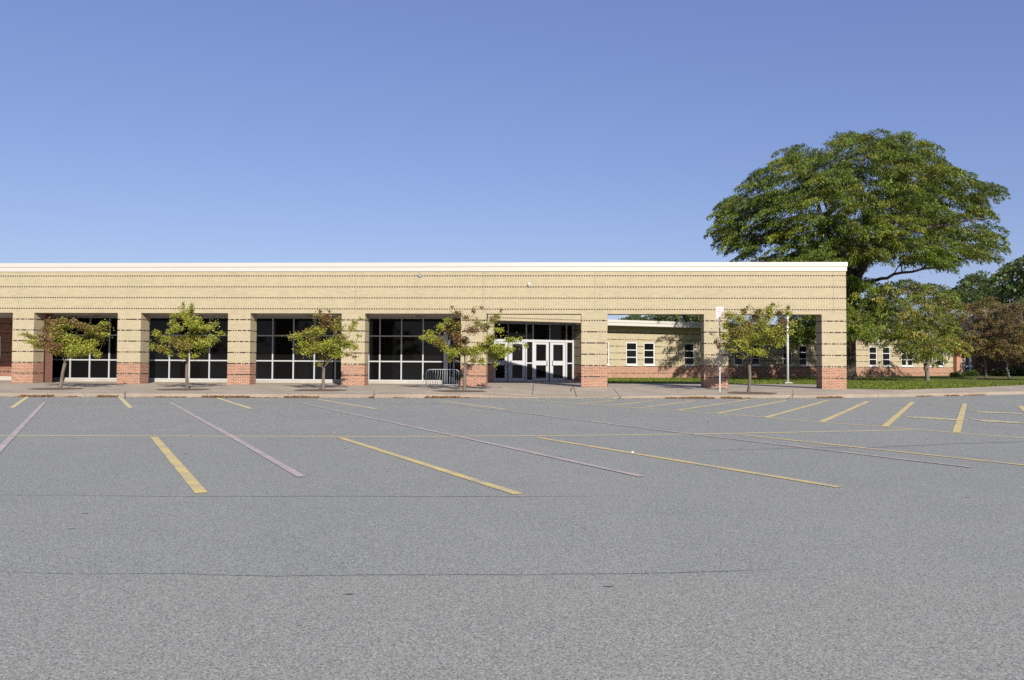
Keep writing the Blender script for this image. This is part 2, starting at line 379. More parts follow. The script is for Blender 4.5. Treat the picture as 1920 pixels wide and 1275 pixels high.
for px in (88, 234, 388, 540, 700, 861, 1012, 1322, 1486, 1647, 1804):
    y = np.interp(px, [s_[0] for s_ in stn], [s_[1] for s_ in stn]); p = gnd(px, y); z = float(np.interp(p[0], [q[0] for q in front], Zf)); w = .018 if px in (234, 1486, 1804) else .01
    kj.add([(p[0]-w,p[1]-.004,.0),(p[0]+w,p[1]-.004,.0),(p[0]+w,p[1]+.018,z+.003),(p[0]-w,p[1]+.018,z+.003),(p[0]+w,p[1]+.158,z+.007),(p[0]-w,p[1]+.158,z+.007)], [(0,1,2,3),(3,2,4,5)])
tag(kj.build('kerb_joint', M['joint']), 'dark joints across the concrete kerb', 'joint', None, 'structure')

# lawn
lf = [(4.2,41.6,.25)] + [(x*41.6/1500, 41.6, .25) for x in (250, 400, 560)] + [(lawn_front[0][0] - .45, 36.2, .255)] + lawn_front
mb = MB()
for a, b in zip(lf[:-1], lf[1:]):
    for j in range(8):
        f0, f1 = (j/8)**2, ((j+1)/8)**2
        L = lambda p, f: (p[0]*(1+1.6*f), p[1] + (135-p[1])*f, p[2] + .35*min(1, max(0, p[0]*(1+1.6*f)-22)/30)*f**.5)
        mb.add([L(a,f0), L(b,f0), L(b,f1), L(a,f1)], [(0,1,2,3)])
tag(mb.build('lawn', M['lawn']), 'mown green lawn between the sidewalk and the wing', 'lawn', None, 'structure')

# ------------------------------------------------------------------ leaf meshes
def quads_mesh(name, V, tint, mat, parent=None, loc=(0,0,0)):
    """V: n x 4 x 3 corners; tint: n x 3"""
    n = len(V); me = bpy.data.meshes.new(name)
    me.vertices.add(n*4); me.vertices.foreach_set('co', np.ascontiguousarray(V - np.array(loc), dtype=np.float32).ravel())
    me.loops.add(n*4); me.loops.foreach_set('vertex_index', np.arange(n*4, dtype=np.int32))
    me.polygons.add(n); me.polygons.foreach_set('loop_start', np.arange(0, n*4, 4, dtype=np.int32)); me.polygons.foreach_set('loop_total', np.full(n, 4, dtype=np.int32))
    me.update(calc_edges=True)
    at_ = me.attributes.new('tint', 'FLOAT_COLOR', 'FACE')
    at_.data.foreach_set('color', np.concatenate([tint, np.ones((n,1))], 1).astype(np.float32).ravel())
    return link(name, me, mat, parent, (0,0,0) if parent is None else loc)
def unit(a): return a / (np.linalg.norm(a, axis=1, keepdims=True) + 1e-9)
def leaf_quads(P, L, W, droop=.5, flat=.4, along=None):
    n = len(P); d = rng.normal(size=(n,3)); d[:,2] = d[:,2]*.5 - droop
    if along is not None: d = d*.75 + along*1.1
    d = unit(d)
    u = rng.normal(size=(n,3)); u[:,2] += flat*3*np.sign(rng.random(n)-.1); s = unit(np.cross(d, u))
    l = (L * rng.uniform(.7,1.25,n))[:,None]; w = (W * rng.uniform(.7,1.25,n))[:,None]
    nn = np.cross(d, s)
    return np.stack([P - d*l*.5, P + s*w*.5 + nn*w*.12, P + d*l*.5, P - s*w*.5 + nn*w*.12], 1)
def tints(n, pal, jitter=.22):
    cols = np.array([p[0] for p in pal]); w = np.array([p[1] for p in pal], float); w /= w.sum()
    c = cols[rng.choice(len(cols), n, p=w)]
    return c * rng.uniform(1-jitter, 1+jitter, (n,1)) * rng.uniform(.92,1.08,(n,3))

GY=[((.27,.285,.034),6),((.17,.21,.028),4),((.36,.32,.05),2.5),((.16,.09,.035),.6)]
RD=[((.13,.05,.035),5),((.21,.085,.04),3),((.17,.15,.04),3),((.25,.21,.05),2)]
MXP=[((.20,.205,.032),5),((.16,.12,.035),2.5),((.17,.07,.035),1.8),((.28,.24,.045),2.5)]
YG=[((.27,.29,.035),6),((.19,.24,.035),4),((.36,.33,.05),3)]
PAL = {'g':GY,'r':RD,'m':MXP,'y':YG}
def bez(a, b, sag, n=6):
    a, b = np.array(a), np.array(b); m = (a + b)/2 + np.array([0,0,sag])
    return [((1-t)**2*a + 2*t*(1-t)*m + t*t*b) for t in np.linspace(0,1,n)]
def small_tree(name, label, basepx, D, bend, fork, blobs, group, depth=.75, leafL=.072, leafW=.043, dens=1.25, bark='bark_grey', r0=.065, pals=PAL, zb=None):
    if 'barricade' in label: dens *= 1.35
    b = at(*basepx, D); b[2] = zb if zb is not None else walk_z(b[0], b[1])
    e = empty(name, tuple(b), label, 'tree', group)
    fk = at(*fork, D); bd = at(*bend, D)
    tr = MB(); tr.tube([b + [0,0,-.05], b + [0,0,.06], b*.55 + bd*.45 + [.01,0,0], bd, fk], [r0*1.5, r0*1.12, r0, r0*.92, r0*.85], 10)
    Ps = []; Ts = []; tips = []
    for bl in blobs:
        x, y, rx, ry, k = bl[:5]; sc = bl[5] if len(bl) > 5 else 1
        off = rng.uniform(-1, 1) * depth * (1 if rx > 5 else .5)
        c = at(x, y, D + off); m = D / F_PX
        tips.append((c, rx*m, sc))
        n = int(rx*ry*math.pi*dens*sc) + 4
        q = rng.normal(size=(n,3)); q = unit(q) * (rng.random((n,1))**.42)
        # leaves gather on a few shoots inside the clump
        ns = max(2, n//12); sh = unit(rng.normal(size=(ns,3))) * rng.random((ns,1))**.4
        q = .68*q + .40*sh[rng.integers(0, ns, n)] + rng.normal(size=(n,3))*.12
        P = c + q * np.array([rx*m*1.3, rx*m*1.2, ry*m*1.35])
        Ps.append(P); Ts.append(tints(n, pals[k]))
    C = np.array([c for c, _, _ in tips]); ne = int(sum(len(p) for p in Ps)*.15); ii = rng.integers(0, len(C), ne)
    dd = np.linalg.norm(C[:,None,:] - C[None,:,:], axis=2); near = np.argsort(dd, axis=1)[:,1:5]; jj = near[ii, rng.integers(0, near.shape[1], ne)]
    scs = np.array([q[2] for q in tips]); keep = rng.random(ne) < np.minimum(scs[ii], scs[jj]); f = rng.random((ne,1))
    Pf = (C[ii]*(1-f) + C[jj]*f + rng.normal(size=(ne,3))*np.array([.11,.13,.09]))[keep]; Ps.append(Pf)
    ks = [bl[4] for bl in blobs]; Ts.append(np.concatenate([tints(1, pals[ks[q]]) for q in ii[keep]]))
    # limbs: grow from the fork, each new clump joining the nearest wood below it
    nodes = [fk]; rads = [r0*.8]
    order = sorted(range(len(tips)), key=lambda i: np.linalg.norm(tips[i][0] - fk))
    for i in order:
        c, rr, sc = tips[i]
        j = min(range(len(nodes)), key=lambda j: np.linalg.norm(nodes[j] - c) + .35*np.linalg.norm(nodes[j] - fk) + (.6 if nodes[j][2] > c[2] + .1 else 0))
        ra = rads[j]*.5; path = bez(nodes[j], c, .05 + .04*rng.normal(), 6)
        tr.tube(path, list(np.linspace(ra, max(.006, ra*.45), 6)), 6)
        for h in (2, 3, 4, 5): nodes.append(np.array(path[h])); rads.append(max(.011, ra*(1 - .11*h)))
        for k in range(3 if sc >= .8 else 4):
            d = unit(rng.normal(size=(1,3)))[0]*rr*1.0; d[2] = abs(d[2])*.7
            tr.tube(bez(c - [0,0,.02], c + d, .03, 4), [.008,.006,.005,.003], 4)
    tr.build('trunk', M[bark], e, tuple(-b), smooth=True)
    P = np.concatenate(Ps); T = np.concatenate(Ts)
    quads_mesh('crown', leaf_quads(P, leafL, leafW, .55, .25), T, M['leaf'], e).location = tuple(-b)
    return e

G2 = 'young pear trees planted along the sidewalk'
B1=[(48,627,12,3,'m',.7),(62,632,10,4,'m'),(58,641,12,4,'g',.8),(70,648,10,6,'g'),(85,645,14,8,'r'),(80,630,10,4,'r'),(93,606,9,8,'r'),(88,618,10,7,'r'),(107,604,8,6,'r'),(105,618,12,9,'m'),
 (121,602,7,5,'m'),(124,613,11,7,'g'),(108,630,14,8,'m'),(140,604,6,8,'r',.8),(148,611,8,6,'r'),(158,614,10,7,'m'),(172,617,12,6,'g'),(186,616,10,6,'m'),(196,607,9,4,'g',.8),(203,608,5,4,'m'),(199,627,8,4,'g',.9),(186,632,13,8,'g'),
 (172,630,12,7,'m'),(130,638,18,11,'g'),(152,640,18,10,'y'),(170,642,14,9,'y'),(120,653,16,8,'g'),(142,655,18,9,'y'),(165,655,14,8,'y'),(150,665,16,4,'y'),(184,665,7,6,'y',.8),(102,650,14,9,'r'),(112,662,10,6,'m'),(134,668,8,4,'g'),(94,660,9,5,'r',.7)]
B2=[(343,574,3,6,'g',.8),(360,573,4,7,'g',.9),(345,587,8,6,'y'),(358,584,6,6,'g'),(327,592,8,5,'y'),(350,594,12,6,'y'),(325,605,8,6,'g'),(333,615,12,6,'g'),(357,606,12,9,'y'),(370,616,14,8,'y'),(388,615,11,6,'y'),(405,607,7,5,'g',.7),(415,625,8,5,'y',.8),(398,636,13,7,'y'),(380,645,15,8,'y'),
 (360,634,16,9,'g'),(345,650,16,8,'m'),(312,636,12,7,'g'),(293,625,8,7,'g',.9),(288,650,9,7,'g',.8),(303,654,12,6,'m'),(318,662,9,7,'g',.8),(343,667,7,5,'g'),(365,668,5,4,'y'),(383,656,8,5,'y'),(330,640,12,8,'m'),(318,622,8,5,'g',.6),(372,600,8,6,'g',.7)]
B3=[(600,584,4,5,'r',.6),(617,583,3,4,'r',.5),(595,592,12,4,'m',.7),(612,597,10,8,'r',.8),(613,609,11,7,'r'),(632,601,8,8,'m',.8),(632,615,13,7,'m'),(664,606,7,8,'g',.6),(676,598,6,2,'g',.5),(659,617,8,6,'g',.7),(597,620,15,8,'g'),(578,625,12,7,'m'),(561,630,11,6,'g'),(546,631,6,4,'g',.8),(570,645,12,6,'g'),
 (560,657,8,6,'y'),(575,660,11,8,'y'),(600,652,17,10,'g'),(624,645,17,10,'y'),(650,645,15,8,'g'),(665,651,7,6,'g',.8),(630,664,14,9,'y'),(610,673,13,7,'m'),(652,665,6,4,'g',.7),(665,669,5,3,'r',.5),(672,630,8,3,'g',.4),(590,636,12,7,'m'),(640,632,12,7,'m'),(597,683,5,4,'y',.6)]
B4=[(846,575,5,3,'r',.25),(857,588,10,6,'r',.3),(872,596,9,7,'r',.3),(887,583,5,7,'r',.35),(903,576,5,3,'r',.3),(939,581,3,6,'r',.3),(931,594,7,6,'m',.5),(841,601,7,6,'y'),(827,612,7,6,'y'),(805,624,8,6,'g'),(791,633,5,4,'y'),(809,636,13,6,'g'),(823,642,13,7,'m'),(843,617,12,9,'r'),(855,612,10,9,'m'),
 (855,632,10,9,'r'),(857,648,8,6,'r'),(884,619,14,9,'r',.55),(894,606,11,9,'m',.4),(908,613,11,8,'m',.6),(924,601,9,8,'m',.55),(936,619,10,4,'y',.9),(838,653,12,6,'y'),(848,662,13,7,'y'),(843,672,5,6,'y'),(870,658,16,9,'m'),(888,659,15,9,'g'),(903,652,13,9,'y'),(918,636,10,9,'g',.8),(921,653,14,8,'y'),
 (936,653,13,8,'y'),(927,667,13,7,'y'),(943,662,9,8,'y'),(955,656,8,6,'y'),(957,637,12,5,'g',.9),(975,634,5,4,'g',.9),(986,649,4,4,'y'),(929,683,3,4,'y'),(887,676,6,5,'m',.7),(903,676,7,6,'g',.7),(870,640,9,9,'r',.7)]
B5=[(1367,592,12,7,'g'),(1366,610,13,9,'g'),(1360,630,11,7,'g'),(1361,648,9,7,'y'),(1375,657,8,4,'g'),(1386,598,14,8,'g'),(1395,584,6,6,'r'),(1401,575,2,3,'m',.6),(1386,623,16,10,'m'),(1386,641,16,8,'y'),(1401,610,16,10,'m'),(1408,630,18,10,'g'),(1417,596,13,8,'m'),(1423,585,8,6,'m'),(1442,581,9,8,'g'),(1449,572,4,4,'m',.7),(1430,607,14,10,'g'),(1439,594,12,8,'g'),
 (1422,641,16,8,'y'),(1417,661,14,6,'y'),(1430,662,8,5,'y'),(1442,622,16,9,'g'),(1445,638,14,8,'y'),(1460,619,12,9,'m'),(1460,588,9,7,'m',.8),(1467,638,9,8,'y'),(1469,607,9,9,'r',.9),(1477,578,5,5,'m',.5),(1478,588,7,5,'g',.7),(1486,607,7,6,'g',.8),(1484,622,7,6,'g',.8),(1458,649,6,4,'y',.8),(1392,669,8,4,'y',.7),(1334,627,4,2,'r',.4),(1343,641,5,6,'r',.6),(1347,650,5,5,'r',.6),(1400,655,14,6,'g')]
for args in [
 ('young_tree','leaning young tree with red upper leaves before the leftmost window bay',(112.5,732),(118,697),(122,680),B1),
 ('young_tree','upright yellow-green young tree before the second window bay',(350.5,733),(350,700),(351,674),B2),
 ('young_tree','young tree with bushy lower crown before the third window bay',(605.5,735),(606,712),(607,690),B3),
 ('young_tree','young tree with bare reddish top shoots beside the steel barricade',(870.5,734.5),(871,705),(872,683),B4),
 ('young_tree','dense broad young tree between the parking sign and the white pole',(1403.6,735),(1406,705),(1405,684),B5)]:
    small_tree(*args[:3], 31.2, *args[3:], G2)
# mulch pits
for px in (112, 349, 606, 868, 1404):
    p = at(px, 734, 31.2); n = 28; vs = []; mb = MB()
    for k in range(n):
        a = 2*math.pi*k/n; r_ = 1 + random.uniform(-.12, .12)
        x, y = p[0] + (-.1 if px < 1000 else .1) + 1.0*r_*math.copysign(abs(math.cos(a))**.8, math.cos(a)), p[1] + .62*r_*math.sin(a)
        vs.append((x, y, walk_z(x, y) + .012))
    mb.add(vs + [(p[0], p[1], walk_z(p[0], p[1]) + .05)], [(k, (k+1)%n, n) for k in range(n)])
    tag(mb.build('mulch_pit', M['mulch']), 'dark mulch pit round a young tree trunk', 'mulch', 'mulch pits in the sidewalk', 'structure')

# ------------------------------------------------------------------ the school's front building
BETA = math.atan(PM); FO = (0.0, 35.0)
sch = empty('school_building', (0,35,0), 'long low cream brick school building with open arcade and white coping', 'building')
def fs(px, py=640): return on_wall(px, py, FO, BETA)[0]
def part(mb, name, m, parent=sch, off=0.0, **k):
    return mb.build(name, m, parent, (-math.sin(BETA)*off if parent is sch else 0, math.cos(BETA)*off if parent is sch else 0, 0), BETA if parent is sch else 0, **k)
UL, UR = fs(-420), fs(1587); TK = .75
ZC, ZT = 5.305, 5.69
part(MB().box(UL, UR, 0, TK, Z_OPEN, ZC), 'header_wall', M['brick'])
cp = MB(); zc1 = ZC + .20
cp.box(UL, UR + .03, -.035, TK + .03, ZC, zc1); cp.box(UL, UR + .06, -.06, TK + .06, zc1, ZT)
o = part(cp, 'coping', M['white_metal'])
jm = None
for k in range(24):
    u = UL + (k + .6)*2.44
    if UL < u < UR:
        if jm is None: jo = MB().box(-.006, .006, -.064, -.0602, zc1+.01, ZT-.01).build('coping_joint', M['soffit'], o, (u,0,0)); jm = jo
        else: jo = jm.copy(); COL.objects.link(jo); jo.parent = o; jo.location = (u,0,0)
cols = [(23,63),(220,263.5),(427,469),(640,684),(864,912),(1090,1139),(1320,1365.5),(1541,1587)]
cu = []
for a, b in cols:
    u0, u1 = fs(a), fs(b); cu.append((u0, u1))
    c = part(MB().box(u0, u1, 0, TK, 1.163, Z_OPEN), 'column', M['brick'])
    part(MB().box(u0, u1, 0, TK, Z_BASE - .1, 1.163), 'brick_base', M['brick'], c)
for px in (665, 905, 1115, 1563):
    u = fs(px); part(MB().box(u - .008, u + .008, -.003, .001, Z_OPEN + .01, ZC - .01), 'control_joint', M['joint_tan'])
# arcade ceiling and the roof over the hall behind the window bays
GL = 3.35                                       # glass line behind the front face
u_hall0, u_hall1 = UL, fs(864) + .35
part(MB().box(u_hall0, u_hall1, TK + .003, GL + 1.6, Z_OPEN + .012, Z_OPEN + .15), 'ceiling', M['soffit'])
part(MB().box(u_hall0, u_hall1, TK + .003, 16, ZC - .25, ZC - .05), 'roof', M['flat_roof'])
lt = MB()
for px in (182, 377, 580, 787, 28):
    u = on_wall(px, 590, (-math.sin(BETA)*1.9, 35 + math.cos(BETA)*1.9), BETA)[0]; n = 16
    ring = [(u + .17*math.cos(2*math.pi*k/n), 1.9 + .17*math.sin(2*math.pi*k/n)) for k in range(n)]
    lb = MB(); lb.add([(x, y, Z_OPEN - .012) for x, y in ring] + [(x, y, Z_OPEN + .02) for x, y in ring], [tuple(range(n))] + [(k, k+n, (k+1)%n+n, (k+1)%n) for k in range(n)])
    part(lb, 'ceiling_light', M['dark_fix'])
GP = (-math.sin(BETA)*GL, 35 + math.cos(BETA)*GL)
def gs(px): return on_wall(px, 660, GP, BETA)[0]
def gz(px, py): return on_wall(px, py, GP, BETA)[1]
def window_wall(u0, u1, mull, zs, z0, z1, fw=.06, v=GL):
    w = MB()
    xs = [u0] + mull + [u1]
    for i, x in enumerate(xs):
        hw = fw/2; w.box(x - hw if i else x, x + hw if i < len(xs)-1 else x + fw, v, v + .12, z0, z1)
        if i < len(xs)-1:
            a = x + (hw if i else fw*.5); b = xs[i+1] - hw
            a = x + hw if i else x + hw
            for j, z in enumerate([z0 + fw/2] + zs + [z1 - fw/2]): w.box(a, b, v + .004, v + .116, z - fw/2, z + fw/2)
    o = part(w, 'window_wall', M['alu'])
    part(MB().box(u0 + .01, u1 + .01, v + .05, v + .065, z0 + .02, z1 - .02), 'pane', M['glass'], o)
    part(MB().box(u0 - .03, u1 + .06, v - .10, v + .118, Z_BASE - .05, z0 - .003), 'sill', M['pale_concrete'], o)
    return o
zsill = Z_BASE + .12; zt_ = Z_OPEN + .010
zl, zu = gz(560, 676.8), gz(560, 629.5)
for (a, b, ms) in [(94,262,[131.7,168,204.5,240]),(279,470,[317.5,355,392.5,430]),(468,690,[511,550,589.3,628.8,668]),(684,833,[712,752.5,793])]:
    window_wall(gs(a), gs(b), [gs(m) for m in ms], [zl, zu], zsill, zt_)
w = MB()                                         # the glazed corner at the end of the hall
w.box(gs(834.3), gs(839.6), GL - .02, GL + .14, Z_BASE, zt_); w.box(gs(847), gs(849.5), GL + .5, GL + .6, Z_BASE, zt_); w.box(gs(842.2), gs(843.4), GL + .3, GL + .36, Z_BASE, zt_)
w.box(gs(849.6), gs(876), GL + .52, GL + .58, zl - .03, zl + .03); w.box(gs(849.6), gs(876), GL + .52, GL + .58, zsill - .06, zsill + .02)
cf = part(w, 'corner_frame', M['alu'])
part(MB().box(gs(840), gs(880), GL + .62, GL + .64, Z_BASE, zt_), 'pane', M['glass'], cf)
# dark hall behind, and the red brick wall at the far left
part(MB().box(gs(94), gs(880), GL + 4.4, GL + 4.6, Z_BASE, ZC - .26), 'back_wall', M['dark_fix'])
sa, sb = fs(79.5), gs(91.8)
def prism(pts, z0, z1):
    n = len(pts); return MB().add([(x, y, z0) for x, y in pts] + [(x, y, z1) for x, y in pts], [tuple(range(n))[::-1], tuple(range(n, 2*n))] + [(k, (k+1)%n, (k+1)%n+n, k+n) for k in range(n)])
part(prism([(sa - .35, TK + .005), (sa, TK + .005), (sb, GL + .1), (sb, GL + 1.3), (sb - .35, GL + 1.3), (sb - .35, GL + .1)], Z_BASE - .1, Z_OPEN + .008), 'side_wall', M['brick_red'])
BW = GL + 1.35
part(MB().box(UL, sb - .36, BW, BW + .3, Z_BASE + .2, Z_OPEN + .008), 'brick_wall', M['brick_red_dashed'])
part(MB().box(UL, sb - .36, BW - .06, BW + .32, Z_BASE - .05, Z_BASE + .197), 'plinth', M['pale_concrete'])
BP = (-math.sin(BETA)*BW, 35 + math.cos(BETA)*BW)
bu = on_wall(2.2, 650, BP, BETA)[0]; zb0, zb1 = on_wall(0, 671, BP, BETA)[1], on_wall(0, 631, BP, BETA)[1]
w = MB(); w.box(bu-.06, bu, BW-.03, BW-.003, zb0, zb1); w.box(bu-1.3, bu-1.24, BW-.03, BW-.003, zb0, zb1); w.box(bu-1.24, bu-.06, BW-.028, BW-.003, zb0, zb0+.06); w.box(bu-1.24, bu-.06, BW-.028, BW-.003, zb1-.06, zb1)
o = part(w, 'window', M['alu']); part(MB().box(bu-1.24, bu-.06, BW-.02, BW-.01, zb0+.06, zb1-.06), 'pane', M['glass'], o)
# wall lights
u, z = on_wall(788, 516, FO, BETA); n = 14; mb = MB()
for (r1, y1, r2, y2) in ((.088,-.06,.088,-.001),):
    mb.add([(u + r1*math.cos(2*math.pi*k/n), y1, z + r1*math.sin(2*math.pi*k/n)) for k in range(n)] + [(u + r2*math.cos(2*math.pi*k/n), y2, z + r2*math.sin(2*math.pi*k/n)) for k in range(n)], [tuple(range(n))] + [(k, (k+1)%n, (k+1)%n+n, k+n) for k in range(n)])
part(mb, 'round_wall_vent', M['grey_fix'])
u, z = on_wall(992.5, 533.5, FO, BETA); part(MB().box(u-.035, u+.035, -.09, -.002, z-.09, z+.08).box(u-.05, u+.05, -.14, -.0901, z-.02, z+.03), 'wall_light', M['pole_white'])
# entrance block, turned 24 degrees like the rest of the school
ANG = R(24.0)
E0 = np.array(at(926, 716.5, 43.6)[:2])
def es(px, py=670): return on_wall(px, py, E0, ANG)[0]
def ez(px, py): return on_wall(px, py, E0, ANG)[1]
def epart(mb, name, m, parent=sch, **k):
    top = parent is sch
    return mb.build(name, m, parent, (E0[0], E0[1] - 35, 0) if top else (0,0,0), ANG if top else 0, **k)
ZD0 = Z_BASE + .005; s_r = es(1075.5)
z_bar, z_bar2, z_dt = ez(1015, 636.5), ez(1015, 640), ez(1015, 641.5)
ZS = 3.50; FRN = 1.85                            # soffit height and how far the lintel stands out
sx = es(1109) - .2
fr = MB()
def em(px0, px1, z0, z1, d0=-.04, d1=.10): fr.box(es(px0), es(px1), d0, d1, z0, z1)
for a, b in ((925.4,926.9),(951.8,953.1),(984.9,987.6),(997.6,1000.2),(1029.2,1031.2),(1060.6,1062.8),(1072.6,1075.4)):
    low = a < 940 or (980 < a < 1000) or a > 1055
    em(a, b, ZD0 if low else z_dt + .002, ZS - .003)
for a, b in ((926.95,951.75),(953.15,984.85),(987.65,997.55),(1000.25,1029.15),(1031.25,1060.55),(1062.85,1072.55)):
    em(a, b, z_dt + .004, z_dt + .13, -.036, .096); em(a, b, ZS - .06, ZS - .005, -.036, .096)
for a, b in ((987.65,997.55),(1062.85,1072.55)):
    zm = ez(992, 680.8); em(a, b, zm - .035, zm + .035, -.036, .096); em(a, b, ZD0, ZD0 + .09, -.036, .096)
ef = epart(fr, 'entrance_frame', M['door_white'])
gl = MB()
for a, b in ((926.95,951.75),(953.15,984.85),(987.65,997.55),(1000.25,1029.15),(1031.25,1060.55),(1062.85,1072.55)): gl.box(es(a), es(b), .02, .035, z_dt + .13, ZS - .06)
for a, b in ((987.65,997.55),(1062.85,1072.55)): gl.box(es(a), es(b), .02, .035, ZD0 + .09, z_dt + .004)
epart(gl, 'pane', M['glass'], ef)
zg = [ez(1015, y) for y in (708.8, 684.8, 676.5, 645.8)]
for k, (a, b, g0, g1) in enumerate([(927,951.7,929.0,946.6),(953.2,984.7,960.6,979.6),(1000.3,1029.2,1005.2,1023.8),(1031.2,1060.5,1037.2,1055.4)]):
    x0, x1, p0, p1 = es(a) + .006, es(b) - .006, es(g0), es(g1); d = MB()
    d.box(x0, p0, 0, .055, ZD0 + .01, z_dt - .004); d.box(p1, x1, 0, .055, ZD0 + .01, z_dt - .004)
    for q0, q1 in ((ZD0 + .01, zg[0]), (zg[1], zg[2]), (zg[3], z_dt - .004)): d.box(p0, p1, .001, .054, q0, q1)
    dr = epart(d, 'door', M['door_white'])
    epart(MB().box(p0, p1, .02, .032, zg[0], zg[1]).box(p0, p1, .02, .032, zg[2], zg[3]), 'pane', M['glass'], dr)
    hx = x1 - .13 if k % 2 == 0 else x0 + .13; s_ = -1 if k % 2 == 0 else 1; zh = (zg[1] + zg[2])/2; h = MB()
    h.tube([(hx, -.001, zh+.13), (hx, -.07, zh+.13), (hx, -.07, zh-.13), (hx, -.001, zh-.13)], .014, 6)
    h.tube([(hx, -.05, zh-.12), (hx + s_*.16, -.05, zh-.13)], .012, 6)
    epart(h, 'handle', M['handle'], dr)
# lintel wall in front, left jamb, right return, soffit
sl = on_wall(926.2, 620, E0 + FRN*np.array([math.sin(ANG), -math.cos(ANG)]), ANG)[0]
ew = MB()
ew.box(sl + .001, sx, -FRN, -FRN + .3, ZS + .001, 5.2)
ew.box(sl - 1.6, sl, -FRN, -FRN + .3, Z_BASE - .05, 5.2)
ew.box(s_r + .01, s_r + .31, -FRN + .303, .3, Z_BASE - .05, ZS - .002)
ew.box(s_r + .312, sx, -FRN, -FRN + .3, Z_BASE - .05, ZS - .001)
epart(ew, 'entrance_wall', M['brick'])
epart(MB().box(sl + .002, s_r + .005, -FRN + .303, .3, ZS + .001, ZS + .12), 'entrance_soffit', M['soffit'])
epart(MB().box(sl - 1.6, sx, -FRN + .303, 9, 4.85, 5.0), 'entrance_roof', M['flat_roof'])
epart(MB().box(sl - 1.6, sl + .05, -FRN + .31, 2, Z_BASE, 4.8).box(sl + .06, sx, 1.6, 1.8, Z_BASE, 4.8), 'inner_wall', M['dark_fix'])
for px in (962, 1040):
    u = es(px); n = 14; ring = [(u + .15*math.cos(2*math.pi*k/n), -1.0 + .15*math.sin(2*math.pi*k/n)) for k in range(n)]
    lb = MB(); lb.add([(x, y, ZS - .012) for x, y in ring] + [(x, y, ZS + .02) for x, y in ring], [tuple(range(n))] + [(k, k+n, (k+1)%n+n, (k+1)%n) for k in range(n)])
    epart(lb, 'ceiling_light', M['dark_fix'])

# ------------------------------------------------------------------ classroom wing behind
W0 = np.array(at(1140, 710, 57.0)[:2])
def ws(px, py=665): return on_wall(px, py, W0, ANG)[0]
def wz(px, py): return on_wall(px, py, W0, ANG)[1]
wing = empty('classroom_wing', (W0[0], W0[1], .2), 'low cream brick classroom wing with white fascia behind the arcade', 'building')
def wpart(mb, name, m, parent=wing, **k):
    top = parent is wing
    return mb.build(name, m, parent, (0,0,-.2) if top else (0,0,0), ANG if top else 0, **k)
wins = [(1121,1143),(1174,1195.5),(1207,1228),(1283,1302.8),(1377,1394),(1408.6,1426),(1468,1485.5),(1498,1514.5),(1629.6,1645),(1654.7,1670),(1690,1701),(1701.6,1712.4),(1733,1745.8),(1755.7,1770.4)]
z_t, z_b = wz(1185, 641.0), wz(1185, 686.2)
s_end = ws(1787); s0 = -6.0; ZE = 3.95
wl = MB(); edges = [s0]
for a, b in wins: edges += [ws(a), ws(b)]
edges.append(s_end)
for i in range(0, len(edges), 2):
    if edges[i+1] - edges[i] > .01: wl.box(edges[i], edges[i+1], 0, .35, -.1, ZE)
for i in range(1, len(edges)-1, 2):
    wl.box(edges[i], edges[i+1], 0, .35, -.1, z_b); wl.box(edges[i], edges[i+1], 0, .35, z_t, ZE)
wpart(wl, 'wall', M['brick_wing'])
for a, b in wins:
    x0, x1 = ws(a) + .004, ws(b) - .004; w = MB(); fw = .07; h = z_t - z_b
    w.box(x0, x0+fw, .03, .13, z_b+.11, z_t-.004); w.box(x1-fw*1.3, x1, .03, .13, z_b+.11, z_t-.004)
    for f in (0, 1/3, 2/3, 1):
        zc = z_b + .11 + (h - .18)*f; w.box(x0+fw, x1-fw*1.3, .034, .126, zc - (0 if f == 0 else .03), zc + (.06 if f in (0,1) else .03))
    o = wpart(w, 'window', M['pole_white'])
    wpart(MB().box(x0+fw*.5, x1-fw*.5, .08, .095, z_b+.12, z_t-.02), 'pane', M['glass'], o)
    wpart(MB().box(x0, x1, -.05, .14, z_b+.003, z_b+.108), 'sill', M['pole_white'], o)
OV = 1.0
f_ = MB(); f_.box(s0, s_end + .4, -OV-.05, -OV, ZE, ZE+.22); f_.box(s0, s_end + .4, -OV-.09, -OV, ZE+.2202, ZE+.40); wpart(f_, 'fascia', M['white_metal'])
wpart(MB().box(s0, s_end + .4, -OV+.001, .34, ZE+.001, ZE+.08), 'soffit', M['soffit'])
wpart(MB().box(s0, s_end + .4, -OV+.001, 12, ZE+.082, ZE+.36), 'roof', M['flat_roof'])
wpart(MB().box(s0, s_end, 2.5, 2.7, -.1, ZE), 'inner_wall', M['dark_fix'])
wpart(MB().box(s_end, s_end + .75, -.35, 6, -.1, ZE - .002), 'brick_pier', M['brick_orange'])

